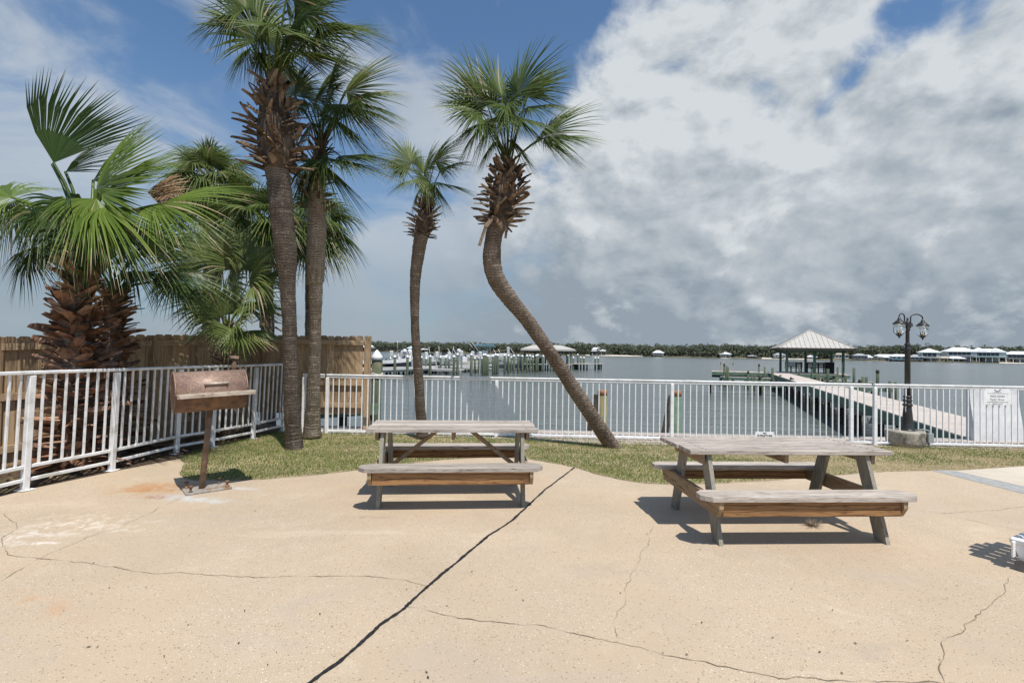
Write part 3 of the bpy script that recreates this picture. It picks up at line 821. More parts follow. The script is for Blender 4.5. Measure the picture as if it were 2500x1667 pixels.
# ================================================================== pier with pavilion on the right
P0 = G(2377, 1073); PE = G(1877, 910)
u = Vector((PE.x - P0.x, PE.y - P0.y, 0)).normalized()
v = Vector((u.y, -u.x, 0))
PA = math.atan2(u.y, u.x)
def SV(s, w, z=0.0): return u * s + v * w + Vector((0, 0, z))
ps, pv = P0.dot(u), P0.dot(v)
PW = 1.62
A = G(1921, 911); As, Av = A.dot(u), A.dot(v)
GW, GD = 4.35, 4.6
s_end = As - .25
T = thing('pier', 'long timber pier with pale plank deck and green beams leading to the pavilion', 'pier', SV(ps, pv), PA)
def inpier(mbx, name, m): return mbx.build(name, m, T, True)
rot = Matrix.Rotation(PA, 3, 'Z')
mb = MB(); x = 0.0; q = 0
L_ = s_end - ps
while x < L_:
    mb.cur = random.random()
    mb.box(SV(ps + x + .07, pv + PW / 2, -.02), (.136, PW, .04), rot); x += .142
inpier(mb, 'walkway_deck', 'pier_deck')
for w_ in (pv + .03, pv + PW - .03):
    inpier(MB().box(SV((ps + s_end) / 2 + .15, w_, -.175), (L_ - .3, .06, .27), rot), 'stringer', 'green_timber')
npl = int(L_ / 2.6)
for i in range(npl + 1):
    s_ = ps + 1.2 + i * 2.6
    if s_ > s_end: break
    inpier(MB().box(SV(s_, pv + PW / 2, -.42), (.16, PW + .36, .2), rot), 'cross_beam', 'dock_grey')
    for w_ in (pv + .18, pv + PW - .18):
        inpier(MB().tube([SV(s_ + .17, w_, -3), SV(s_ + .17, w_, -.31)], .12, 8), 'pile', 'creosote')
# platform at the end: left arm and pavilion floor
wl = SV(0, 0)
left_end = G(1738, 907).dot(v)
def deck_patch(s0, s1, w0, w1, nm, z=0.0):
    mb = MB(); y = w0
    while y < w1 - .02:
        mb.cur = random.random()
        mb.box(SV((s0 + s1) / 2, y + .07, -.02 + z), (s1 - s0, .136, .04), rot); y += .142
    inpier(mb, nm, 'pier_deck')
deck_patch(s_end, s_end + 2.0, left_end, Av - .35, 'platform_deck', .003)
deck_patch(s_end, As + GD + .4, Av - .35, Av + GW + .45, 'platform_deck', .006)
for (w0, w1) in ((left_end, pv), (pv + PW, Av + GW + .45)):
    inpier(MB().box(SV(s_end - .045, (w0 + w1) / 2, -.175), (.08, w1 - w0, .27), rot), 'fascia', 'green_timber')
w_ = left_end + .8
while w_ < Av + GW:
    for s_ in (s_end + .3, s_end + 1.8):
        inpier(MB().tube([SV(s_, w_, -3), SV(s_, w_, -.05)], .12, 8), 'pile', 'creosote')
    w_ += 2.2
inpier(MB().box(SV(s_end + .3, (left_end + Av) / 2, -.45), (.16, Av - left_end, .22), rot), 'cross_beam', 'creosote')
# pavilion
T2 = thing('pavilion', 'open pavilion with pale ribbed metal hip roof on green posts at the pier end', 'pavilion', SV(As, Av), PA)
def inpav(mbx, name, m): return mbx.build(name, m, T2, True)
EZ = CAMH + (866.5 - 846) / F * 42
RZ = EZ + 1.72
for iw in range(3):
    for is_ in (0, 1):
        inpav(MB().tube([SV(As + is_ * GD, Av + iw * GW / 2, -2.5), SV(As + is_ * GD, Av + iw * GW / 2, EZ - .2)], .115, 8), 'post', 'green_timber')
ov = .78
c4 = [SV(As - ov, Av - ov, EZ), SV(As - ov, Av + GW + ov, EZ), SV(As + GD + ov, Av + GW + ov, EZ), SV(As + GD + ov, Av - ov, EZ)]
apex = SV(As + GD / 2, Av + GW / 2, RZ)
mb = MB()
mb.add(c4 + [apex], [(0, 1, 4), (1, 2, 4), (2, 3, 4), (3, 0, 4), (0, 3, 2, 1)])
for i in range(4):                                        # standing seams and hip caps
    a, b2 = c4[i], c4[(i + 1) % 4]
    e = (b2 - a); L2 = e.length; e.normalize(); mid = (a + b2) / 2; up = (apex - mid)
    n_ = int(L2 / .36)
    for j in range(1, n_):
        f = j / n_; h = 1 - abs(2 * f - 1)
        p = a + e * L2 * f
        mb.beam(p + Vector((0, 0, .015)), p + up * h + Vector((0, 0, .015)), .035, .05)
    mb.beam(a + Vector((0, 0, .02)), apex + Vector((0, 0, .02)), .14, .04)
inpav(mb, 'roof', 'metal_roof')
mb = MB()
for i in range(4):
    a, b2 = c4[i], c4[(i + 1) % 4]
    mb.beam(a - Vector((0, 0, .115)), b2 - Vector((0, 0, .115)), .06, .2)
inpav(mb, 'roof_trim', 'creosote')
mb = MB()
for i, (a, b2) in enumerate((((0, 0), (0, 2)), ((1, 0), (1, 2)), ((0, 0), (1, 0)), ((0, 2), (1, 2)))):
    mb.beam(SV(As + a[0] * GD, Av + a[1] * GW / 2, EZ - .3), SV(As + b2[0] * GD, Av + b2[1] * GW / 2, EZ - .3), .1, .18)
inpav(mb, 'roof_beam', 'green_timber')
# benches under the pavilion
def dark_bench(label, s0, w0, w1):
    t = thing('deck_bench', label, 'bench', SV(s0, (w0 + w1) / 2), PA, 'benches under the pavilion')
    MB().box(SV(s0, (w0 + w1) / 2, .44), (.45, w1 - w0, .06), rot).build('seat', 'black_bench', t, True)
    mb = MB()
    for z in (.6, .78, .94): mb.box(SV(s0 - .25, (w0 + w1) / 2, z), (.04, w1 - w0, .13), rot)
    mb.build('backrest', 'black_bench', t, True)
    k_ = 4
    for i in range(k_):
        MB().box(SV(s0 - .2, w0 + .1 + (w1 - w0 - .2) * i / (k_ - 1), .5), (.1, .1, 1.0), rot).build('leg', 'black_bench', t, True)
dark_bench('dark bench under the pavilion, left one with a white notice on its back', As + GD - .9, Av + .25, Av + 1.75)
dark_bench('dark bench under the pavilion, right one beside the dark cabinet', As + GD - 1.3, Av + 2.0, Av + 3.55)
t = thing('cabinet', 'dark slatted cabinet under the pavilion right of the benches', 'cabinet', SV(As + GD - 1.6, Av + 4.0), PA)
MB().box(SV(As + GD - 1.6, Av + 3.9, .52), (.5, .66, .98), rot).build('body', 'black_bench', t, True)
MB().box(SV(As + GD - 1.6, Av + 3.9, 1.03), (.56, .72, .04), rot).build('top', 'creosote', t, True)
t = thing('notice_board', 'small white notice hung on the back of the dark pavilion bench', 'sign', SV(As + GD - 1.2, Av + .9, .62), PA)
MB().box(SV(As + GD - 1.19, Av + .85, .78), (.02, .55, .36), rot).build('panel', 'white_paint', t, True)
mb = MB()
for i, (w_, z) in enumerate(((.4, .9), (.34, .83), (.42, .76), (.3, .69))): mb.box(SV(As + GD - 1.203, Av + .85, z), (.004, w_, .018), rot)
mb.build('text_line', 'siding_grey', t, True)
# swim ladder frame on the left arm
p = G(1774, 906)
t = thing('ladder_frame', 'small grey timber frame standing on the left arm of the pier', 'frame', SV(s_end + .9, p.dot(v)), PA)
mb = MB()
for dw in (-.55, .55): MB().box(SV(s_end + .9, p.dot(v) + dw, .42), (.1, .1, .85), rot).build('post', 'siding_tan', t, True)
MB().box(SV(s_end + .9, p.dot(v), .88), (.22, 1.3, .06), rot).build('top_board', 'dock_grey', t, True)
# mooring piles of the slips and their low catwalks
def piling(px, top, Y, label, group, r=.13, cap=None, m='green_pile', kind='mooring_piling'):
    p = PD(px, top, Y)
    t = thing(kind, label, 'piling', (p.x, p.y, WZ), 0, group)
    h = p.z - WZ
    lean = Vector((rnd(-.012, .012), rnd(-.012, .012), 0)) * h
    mb = MB(); mb.cur = random.random()
    mb.tube([Vector((0, 0, -1.2)), Vector((0, 0, h * .4)) + lean * .4, Vector((0, 0, h)) + lean], [r * 1.06, r * 1.03, r], 9)
    mb.build('shaft', m, t)
    if cap == 'cone':
        MB().lathe([(r * 1.18, -.07), (r * 1.18, .03), (r * .55, .15), (.01, .21)], Vector((0, 0, h)) + lean, 10).build('cap', 'white_paint', t)
    elif cap == 'dome':
        MB().lathe([(r * 1.12, -.16), (r * 1.12, -.02), (r * .7, .06), (.01, .08)], Vector((0, 0, h)) + lean, 10).build('cap', 'creosote', t)
    return t
SL = [(1768, 889, 44, .13), (1773, 893, 43, .13), (1778, 896, 42, .13), (1827, 907, 40, .13), (1836, 914, 39, .12), (1842, 913, 38.5, .12), (1853, 890, 46, .13), (1867, 895, 44, .14), (1886, 898, 39, .16), (1855, 921, 36, .14), (1860, 921, 36, .14), (1905, 915, 38, .15), (1931, 923, 33, .12), (1936, 923, 33, .12),
      (1952, 893, 42.5, .12), (1981, 895, 41.5, .14), (1994, 911, 38, .14), (2000, 912, 38, .14), (2007, 925, 34, .12), (2014, 925, 34, .12), (2021, 900, 36.5, .17), (2036, 918, 35.5, .14), (2042, 920, 35.5, .14), (2045, 896, 40, .13), (2058, 915, 38.5, .14), (2065, 917, 38, .13), (2085, 898, 37, .16), (2098, 929, 31, .15), (2107, 919, 33.5, .15), (2115, 920, 33, .16), (2143, 905, 34, .17), (2172, 930, 31, .14), (2186, 933, 30.5, .15)]
xs_ = sorted(range(len(SL)), key=lambda i: SL[i][0])
for rank, i in enumerate(xs_):
    px, top, Y, r = SL[i]
    tall = 'tall' if top < 905 else 'short'
    piling(px, top, Y, f'{tall} green mooring pile beside the pier, {ORD[rank]} from the left', 'mooring piles beside the pier', r * .56, 'dome' if i % 3 == 0 else None)
def catwalk(label, s0, w0, w1, z):
    t = thing('catwalk', label, 'catwalk', SV(s0, (w0 + w1) / 2, z), PA, 'low catwalks beside the pier')
    MB().box(SV(s0, (w0 + w1) / 2, z), (.7, abs(w1 - w0), .06), rot).build('deck', 'dock_grey', t, True)
    for ds in (-.33, .33):
        MB().box(SV(s0 + ds, (w0 + w1) / 2, z - .135), (.05, abs(w1 - w0), .2), rot).build('beam', 'green_timber', t, True)
    n_ = max(2, int(abs(w1 - w0) / 2.2))
    for i in range(n_):
        MB().tube([SV(s0, w0 + (w1 - w0) * (i + .5) / n_, WZ - 1), SV(s0, w0 + (w1 - w0) * (i + .5) / n_, z - .03)], .11, 7).build('pile', 'creosote', t, True)
catwalk('low grey catwalk left of the pier, the farther one', s_end - 3.2, left_end + .7, pv - .05, -.36)
catwalk('low grey catwalk left of the pier, the nearer one', s_end - 12.0, pv - 6.6, pv - .05, -.36)
catwalk('low grey catwalk right of the pier below the pavilion', s_end - 4.5, pv + PW + .05, pv + PW + 5.2, -.36)
catwalk('low grey catwalk right of the pier nearest the lamp post', s_end - 12.6, pv + PW + .05, pv + PW + 4.2, -.36)
# ================================================================== marina on the left
D0, D1 = G(860, 901, -.35), G(1320, 885.5, -.35)
dd = (D1 - D0).normalized(); dn = Vector((-dd.y, dd.x, 0)); DA = math.atan2(dd.y, dd.x); drot = Matrix.Rotation(DA, 3, 'Z')
T = thing('marina_dock', 'long white edged marina dock on dark piles across the water', 'dock', D0, DA)
DL = (D1 - D0).length
MB().box(D0 + dd * DL / 2 + dn * .9 + Vector((0, 0, -.03)), (DL, 1.8, .06), drot).build('dock_deck', 'dock_grey', T, True)
MB().box(D0 + dd * DL / 2 + Vector((0, 0, -.10)) - dn * .03, (DL, .06, .30), drot).build('fascia', 'dock_white', T, True)
MB().box(D0 + dd * DL / 2 + Vector((0, 0, -.36)) + dn * .1, (DL, .08, .22), drot).build('stringer', 'dock_grey', T, True)
i = 1.0
while i < DL:
    for w_ in (.25, 1.5):
        MB().tube([D0 + dd * i + dn * w_ + Vector((0, 0, -2.5)), D0 + dd * i + dn * w_ + Vector((0, 0, -.1))], .13, 7).build('pile', 'creosote', T, True)
    i += 2.8
def finger(label, s0, n0, n1, z=-.42):
    t = thing('finger_dock', label, 'dock', D0 + dd * s0, DA, 'finger docks of the marina')
    a = D0 + dd * s0 + Vector((0, 0, z + .35)); q = a + dn * ((n0 + n1) / 2)
    MB().box(q, (.9, abs(n1 - n0), .08), drot).build('deck', 'dock_white', t, True)
    MB().box(q - dd * .42 - Vector((0, 0, .14)), (.06, abs(n1 - n0), .2), drot).build('beam', 'dock_grey', t, True)
    for f in (.15, .5, .85):
        p = a + dn * (n0 + (n1 - n0) * f)
        MB().tube([p + Vector((0, 0, -2)), p - Vector((0, 0, .04))], .12, 7).build('pile', 'creosote', t, True)
for i, s0 in enumerate((4.5, 9.5, 15, 20.5, 26, 31)):
    finger(f'white finger dock behind the marina dock, {ORD[i]} from the left', s0, 1.8, 8.5)
for i, s0 in enumerate((12.5, 19)):
    finger(f'white finger dock in front of the marina dock, {["left", "right"][i]} one', s0, -.06, -4.5, -.6)
# low platform right of the marina shelter
t = thing('swim_platform', 'low grey platform on piles at the right end of the marina', 'dock', PD(1433, 887, 82))
q = PD(1436, 887.5, 82)
MB().box(q, (4.6, 2.4, .12)).build('deck', 'dock_grey', t, True)
for dx in (-2, 2):
    for dy in (-.9, .9): MB().box(q + Vector((dx, dy, -.9)), (.22, .22, 1.7)).build('pile', 'creosote', t, True)
q2 = PD(1385, 887.5, 80)
t = thing('marina_walk', 'grey walkway on piles under the right half of the marina shelter', 'dock', q2)
MB().box(q2, (7.2, 1.6, .14)).build('deck', 'dock_grey', t, True)
for dx in (-3.2, -1, 1.2, 3.2): MB().box(q2 + Vector((dx, 0, -1)), (.2, .2, 1.86)).build('pile', 'creosote', t, True)
MP = [(163, 330), (222, 330), (295, 330), (340, 345), (372, 345), (415, 330), (450, 345), (525, 330), (545, 336), (650, 336), (690, 345), (727, 328), (818, 335), (863, 335), (895, 345), (935, 330), (968, 310), (1000, 340), (1090, 312), (1120, 345), (1155, 340), (1180, 344), (1197, 314), (1215, 314), (1235, 326), (1282, 326), (1300, 314), (1322, 318), (1385, 318), (1417, 320), (1440, 335), (1465, 324), (1503, 320), (1540, 326), (1580, 322), (1607, 322), (1632, 330), (1660, 320), (1676, 316), (1690, 335), (1705, 335), (1725, 326), (1790, 332), (1815, 330), (1870, 304), (1940, 320), (1988, 338), (2030, 312), (2055, 336), (2083, 338), (2183, 340), (2210, 340)]
for i, (zx, zy) in enumerate(MP):
    px, top = 850 + zx * .2764, 780 + zy * .2764
    Y = 50 + (px - 890) * .020 if px < 1180 else 55.8 + (px - 1180) * .09
    if px > 1370: Y = 78 + (px - 1370) * .05
    far_ = zy > 333 and px < 1350
    if far_: Y += 5.5
    hgt = 'short' if zy > 333 else 'tall'
    piling(px, top, Y, f'{hgt} green marina piling with a white cone cap, {ORD[i]} from the left', 'white capped marina pilings', .14 if not far_ else .12, 'cone', kind='marina_piling')
# marina shelter with hip roof
q = PD(1335, 858, 74); sc = 74 / F
t = thing('marina_shelter', 'open boat shelter with long grey hip roof behind the leaning palm', 'shelter', (q.x, q.y, 0), 0)
ez, rz_ = CAMH + (858.8 - 852) * sc, CAMH + (858.8 - 842) * sc
mb = MB(); hip(mb, 118 * sc, 5.5, ez, rz_ - ez, 66 * sc, .3); mb.build('roof', 'metal_roof', t)
for i in range(5):
    for y in (-2.6, 2.6):
        MB().box((-54 * sc + 27 * sc * i, y, (ez - .1 + WZ - 1) / 2), (.2, .2, ez - .1 - WZ + 1)).build('post', 'green_pile', t)
MB().box((0, -2.6, -.2), (112 * sc, .9, .1)).build('walkway', 'dock_grey', t)
# light posts of the marina and a steel pile
q = PD(1241, 846, 72)
t = thing('steel_pile', 'single tall pale steel pile standing left of the leaning palm', 'pile', (q.x, q.y, WZ))
MB().tube([(0, 0, -1), (0, 0, q.z - WZ)], .20, 10).build('shaft', 'siding_grey', t)
# boats
def boat(px, Y, L_, rz, label, hull='gelcoat', side='navy', top=None, engines=1, z=None, engine_up=True):
    q = PD(px, 890, Y)
    z = z if z is not None else WZ + .05
    t = thing('motor_boat', label, 'boat', (q.x, q.y, z), rz, 'boats in the marina')
    n_ = 9; W_ = L_ * .30
    prof = []
    for i in range(n_):
        f = i / (n_ - 1); x = -L_ / 2 + L_ * f
        hb = W_ / 2 * (1 - max(0, (f - .45) / .55) ** 2.2) + .02
        sheer = .95 + .42 * f * f
        prof.append((x, hb, sheer, .05 + .55 * max(0, f - .55) ** 1.4))
    for nm, lo, hi, mt, grow in (('hull', 0, .62, side, 0), ('topside', .62, 1.0, hull, .012)):
        mb = MB(); vs = []
        for x, hb, sh, kl in prof:
            def pt(fz, sg):
                zz = kl + (sh - kl) * fz
                return (x, sg * (hb + grow) * (.45 + .55 * min(1, fz * 1.5) ** .6), zz)
            vs += [pt(hi, -1), pt((lo + hi) / 2, -1), pt(lo, -1), pt(lo, 1), pt((lo + hi) / 2, 1), pt(hi, 1)]
        fs = [(i * 6 + j, (i + 1) * 6 + j, (i + 1) * 6 + j + 1, i * 6 + j + 1) for i in range(n_ - 1) for j in range(5)]
        fs += [tuple(range(6)), tuple(reversed(range((n_ - 1) * 6, n_ * 6)))]
        mb.add(vs, fs); mb.build(nm, mt, t)
    mb = MB(); vs = []
    for x, hb, sh, kl in prof: vs += [(x, -hb * .95, sh - .12), (x, hb * .95, sh - .12)]
    mb.add(vs, [(i * 2, i * 2 + 2, i * 2 + 3, i * 2 + 1) for i in range(n_ - 1)]); mb.build('boat_deck', 'dock_grey', t)
    MB().box((-.2, 0, 1.3), (.8, .8, .8), None, .08).build('console', 'gelcoat', t)
    mb = MB(); mb.add([(.15, -.4, 1.7), (.15, .4, 1.7), (-.05, .36, 2.1), (-.05, -.36, 2.1)], [(0, 1, 2, 3)]); mb.build('windscreen', 'window_dark', t)
    MB().box((-1.3, 0, 1.15), (.5, W_ * .7, .5), None, .06).build('seat', 'siding_grey', t)
    if top:
        mb = MB()
        for i in range(7):
            f = i / 6 - .5
            mb.box((-.4, f * W_ * .9, 2.55 - f * f * 1.1), (L_ * .42, W_ * .17, .05))
        mb.build('canopy', top, t)
        for x in (-1.2, .5):
            for y in (-.42, .42): MB().tube([(x, y * W_ / 1.2, .9), (x * .9, y * W_ / 1.2, 2.4)], .03, 5).build('canopy_pole', 'white_paint', t)
    for sy in (-1, 1):
        MB().tube([(-.9, sy * W_ * .42, .9), (-.9 - L_ * .22, sy * W_ * .55, 2.9)], .028, 5).build('rod', 'white_paint', t)
    mb = MB()
    for sy in (-1, 1): mb.tube([(L_ * .08, sy * W_ * .46, 1.05), (L_ * .10, sy * W_ * .45, 1.5), (L_ * .42, sy * W_ * .16, 1.75), (L_ * .47, 0, 1.72)], .022, 5)
    mb.build('bow_rail', 'raw_steel', t)
    for e in range(engines):
        y = (e - (engines - 1) / 2) * .62
        tilt = Matrix.Rotation(R(-38 if engine_up else -4), 3, 'Y')
        b = Vector((-L_ / 2 - .28, y, 1.25))
        MB().box(b + tilt @ Vector((0, 0, .38)), (.55, .46, .62), tilt, .12).build('outboard_motor', 'gelcoat', t)
        MB().box(b + tilt @ Vector((0, 0, -.35)), (.22, .14, .9), tilt, .04).build('outboard_leg', 'siding_grey', t)
    return t
boat(934, 56, 6.4, .25, 'white motor boat with navy hull and black sun canopy, leftmost in the marina', top='canvas_black', z=WZ + .5, engines=2)
boat(985, 64, 6.5, 1.9, 'white motor boat with two raised motors left of the slender palm trunk', side='siding_grey', engines=2, z=WZ + 1.0)
boat(1052, 66, 5.0, 1.2, 'small grey motor boat just right of the slender palm trunk', hull='siding_grey', side='navy', z=WZ + .3)
boat(1085, 66, 5.8, 1.8, 'white motor boat with grey hull raised on a lift, mid marina', hull='siding_grey', side='navy', z=WZ + .4)
boat(1135, 70, 6.2, .5, 'long white and grey motor boat lying low beside the dock, mid marina', hull='dock_grey', side='siding_grey', z=WZ + .2, engines=2)
boat(1186, 74, 7.2, .3, 'white motor boat with pale blue canopy left of the steel pile', top='canvas_blue', side='gelcoat', z=WZ + 1.2)
boat(1243, 74, 6.0, .4, 'low grey motor boat behind the dense row of marina pilings', hull='siding_grey', side='siding_grey', z=WZ + .2)
boat(1275, 78, 6.4, .3, 'white motor boat with black hull under the marina shelter', side='canvas_black', z=WZ + .4)
for i, (px, top) in enumerate(((955, 856), (1001, 858), (1040, 859), (1066, 858), (1096, 859), (1126, 856), (1153, 857), (1172, 858))):
    q = PD(px, top, 60)
    t = thing('boat_lift_post', f'white boxed boat lift post above the marina dock, {ORD[i]} from the left', 'lift post', (q.x, q.y, WZ), rnd(-.3, .3), 'boat lift posts')
    h = q.z - WZ
    MB().box((0, 0, h / 2 - .4), (.16, .16, h - .8)).build('post', 'siding_grey', t)
    m_ = Matrix.Rotation(rnd(-.12, .12), 3, 'Y')
    MB().box((.05, 0, h - .36), (.40, .36, .72), m_, .08).build('motor_cover', 'dock_white', t)
# ================================================================== white front railing
def bar_mesh(name, size, m, bev=.003):
    mb = MB(); mb.box((0, 0, size[2] / 2), size, None, bev)
    o = mb.build(name, m); me = o.data
    bpy.data.objects.remove(o); return me
FH = 1.118
def railing(name, label, x0, x1, posts, group=None):
    a, b = on_fence(x0), on_fence(x1)
    an = math.atan2(fdir.y, fdir.x)
    t = thing(name, label, 'railing', a, an, group)
    L_ = (b - a).length
    def at(px): return (on_fence(px) - a).length
    MB().box((L_ / 2, 0, FH - .014), (L_, .062, .028), None, .006).build('top_rail', 'white_paint', t)
    MB().box((L_ / 2, .0, FH - .048), (L_, .036, .038), None, .004).build('under_rail', 'white_paint', t)
    MB().box((L_ / 2, 0, .055), (L_, .040, .040), None, .005).build('bottom_rail', 'white_paint', t)
    ps_ = [at(p) for p in posts]
    pm = bar_mesh('post', (.060, .058, FH - .068), 'white_paint', .006)
    for p in ps_: share('post', pm, t, (p, 0, 0.0))
    km = bar_mesh('picket', (.0195, .0195, FH - .14), 'white_paint')
    stops = sorted(set([0.0] + ps_ + [L_]))
    for p, q in zip(stops[:-1], stops[1:]):
        n_ = max(1, int(round((q - p) / .1105)))
        for i in range(1, n_):
            share('picket', km, t, (p + (q - p) * i / n_, rnd(-.001, .001), .074))
    return t
railing('front_railing', 'long white metal railing between the lawn and the water', 795, 2126, [797, 1211, 1640, 2078])
railing('railing_gate', 'white metal railing section right of the lamp post, carrying the pool sign', 2133, 2640, [2136, 2640])
railing('railing_link', 'short white metal railing piece between the two tall palm trunks', 738, 789, [740])
# ================================================================== side railing on the left
SPX = [(-190, 1262), (60, 1197), (272, 1149), (430, 1108), (517, 1092), (617, 1071), (690, 1053)]
SP = [G(*p) for p in SPX]
SH = 1.285
T = thing('side_railing', 'tall white metal railing along the planting bed on the left', 'railing', SP[1])
for i, p in enumerate(SP):
    rz = math.atan2(SP[min(i + 1, len(SP) - 1)].y - p.y, SP[min(i + 1, len(SP) - 1)].x - p.x)
    r3 = Matrix.Rotation(rz, 3, 'Z')
    tilt = Vector((.035, 0, 0))
    MB().beam(p + Vector((0, 0, .0)), p + tilt + Vector((0, 0, SH - .03)), .062, .062, (math.cos(rz), math.sin(rz), 0), .006).build('post', 'fence_paint', T, True)
    MB().box(p + Vector((0, 0, .008)), (.13, .13, .010), r3, .003).build('foot_plate', 'fence_paint', T, True)
for a, b in zip(SP[:-1], SP[1:]):
    tp = Vector((.035, 0, 0))
    MB().beam(a + tp + Vector((0, 0, SH)), b + tp + Vector((0, 0, SH)), .062, .038, (0, 0, 1), .008).build('top_rail', 'fence_paint', T, True)
    for z in (.26, .115):
        e = (b - a).normalized() * .034
        MB().beam(a + e + Vector((tp.x * z / SH, 0, z)), b - e + Vector((tp.x * z / SH, 0, z)), .034, .036, (0, 0, 1), .004).build('lower_rail', 'fence_paint', T, True)
    L_ = (b - a).length; n_ = max(2, int(round(L_ / .112)))
    for i in range(1, n_):
        f = i / n_; p = a.lerp(b, f)
        MB().beam(p + Vector((tp.x * .2, 0, .27)), p + tp + Vector((0, 0, SH - .02)), .022, .022, ((b - a).x, (b - a).y, 0), .002).build('picket', 'fence_paint', T, True)
# ================================================================== timber privacy fence
WE = PD(886, 1030, 9.75); WE.z = 0
WC = PD(612, 1030, 9.75); WC.z = 0
WN = PD(-20, 1030, 6.25); WN.z = 0
d_ = (WN - WC).normalized(); WN2 = WN + d_ * 3.2
T = thing('timber_fence', 'brown timber privacy fence with dog eared boards behind the palms', 'fence', WC)
def top_at(p, seg):
    if seg == 0:
        f = (p - WC).length / (WN - WC).length
        return TZc + (TZn - TZc) * f
    f = (p - WC).length / (WE - WC).length
    return TZc + (TZe - TZc) * f
TZc, TZn, TZe = PD(612, 816, 9.75).z, PD(0, 822, 6.25).z, PD(880, 821, 9.75).z
def fence_run(a, b, seg, back):
    d = b - a; L_ = d.length; d.normalize(); nr = Vector((-d.y, d.x, 0)) * (1 if not back else -1)
    if nr.y < 0 and abs(d.x) > .8: nr = -nr
    mb = MB(); x = 0.0
    while x < L_ - .05:
        w = .138; p = a + d * x; mb.cur = random.random()
        h = top_at(p, seg) + rnd(-.012, .012); z0 = rnd(.30, .33) if seg else rnd(.0, .03); ea = .028
        poly = [(0, z0), (w, z0), (w, h - ea), (w - ea, h), (ea, h), (0, h - ea)]
        mb.slab(poly, p + nr * rnd(0.0, .006), d, Vector((0, 0, 1)), .018 if not back else -.018)
        x += w + rnd(.002, .007)
    return mb, d, nr
mb, d, nr = fence_run(WC, WN2, 0, True); mb.build('board_panel', 'fence_board', T, True)
side = nr if nr.x > 0 else -nr
for f in (-.13, -.78, -1.45):
    mb = MB(); p, q = WC + side * .045, WN2 + side * .045
    zp, zq = top_at(WC, 0) + f, top_at(WN2, 0) + f
    mb.beam(p + Vector((0, 0, zp)), q + Vector((0, 0, zq)), .045, .09)
    mb.build('rail', 'fence_rail', T, True)
mb, d2, nr2 = fence_run(WC + Vector((.06, 0, 0)), WE, 1, False); mb.build('board_panel', 'fence_board', T, True)
fr = Vector((0, -.05, 0))
for f in (-.13, -.93, -1.36):
    MB().beam(WC + fr + Vector((.06, 0, TZc + f)), WE + fr + Vector((0, 0, TZe + f)), .045, .09).build('rail', 'fence_rail', T, True)
for p, z in ((WC, TZc + .02), (WE + Vector((.05, 0, 0)), TZe + .01), (WC.lerp(WN, .5), top_at(WC.lerp(WN, .5), 0)), (WN, TZn)):
    off = Vector((.06, -.06, 0)) if p is not WC and p.x > -5 else side * .06
    MB().box(p + off * .4 + Vector((0, 0, (z - .4) / 2)), (.11, .11, z + .4), None, .005).build('post', 'fence_board', T, True)
# green boardwalk beam and white capped pile behind the railing, left
t = thing('green_walkway', 'green painted timber walkway beam on piles below the timber fence end', 'walkway', PD(870, 1000, 11.2))
mb = MB(); a, b = PD(735, 1010, 11.0), PD(922, 998, 11.9)
mb.beam(a, b, .06, .26); mb.build('beam', 'green_timber', t, True)
for f in (.15, .5, .85):
    p = a.lerp(b, f)
    MB().tube([Vector((p.x, p.y + .15, -2.4)), Vector((p.x, p.y + .15, p.z - .1))], .10, 8).build('pile', 'creosote', t, True)
t = piling(921, 873, 13.0, 'large green pile with white cone cap and rope just beyond the timber fence', None, .125, 'cone')
p = PD(921, 913, 13.0)
MB().tube([Vector((math.cos(q) * .145, math.sin(q) * .145, p.z - WZ + .02 * math.sin(q * 2))) for q in [i * .4 for i in range(17)]], .022, 6).build('rope_coil', 'rope', t)
mb = MB(); q = PD(886, 922, 11)
pts = [p + Vector((-.13, 0, 0)).lerp(Vector(), 0)]
mb.tube([p.lerp(q, f) + Vector((-.13 * (1 - f), 0, -.05 * math.sin(PI * f))) for f in (0, .25, .5, .75, 1)], .018, 6); mb.build('mooring_line', 'rope', t, True)
# braced piles at the seawall
def braced_pile(px, top, Y, label, m, br_px):
    p = PD(px, top, Y)
    t = thing('braced_pile', label, 'piling', (p.x, p.y, WZ), 0)
    h = p.z - WZ
    MB().tube([(0, 0, -1), (0, 0, h)], [.105, .098], 12).build('shaft', m, t)
    MB().lathe([(.101, -.10), (.104, -.02), (.098, .004)], (0, 0, h), 12).build('top_cut', 'cut_wood', t)
    b = PD(br_px, 1056, Y - .35)
    MB().beam(Vector((-.11, -.03, h - .10)) + p * 0, (b.x - p.x, b.y - p.y, b.z - WZ - .5), .09, .14).build('brace', 'creosote', t)
braced_pile(1471, 953, 10.6, 'weathered yellow brown pile with brace, behind the leaning palm trunk', 'old_pile', 1428)
braced_pile(1652, 955, 10.5, 'bright green pile with dark diagonal brace behind the railing', 'green_timber', 1612)
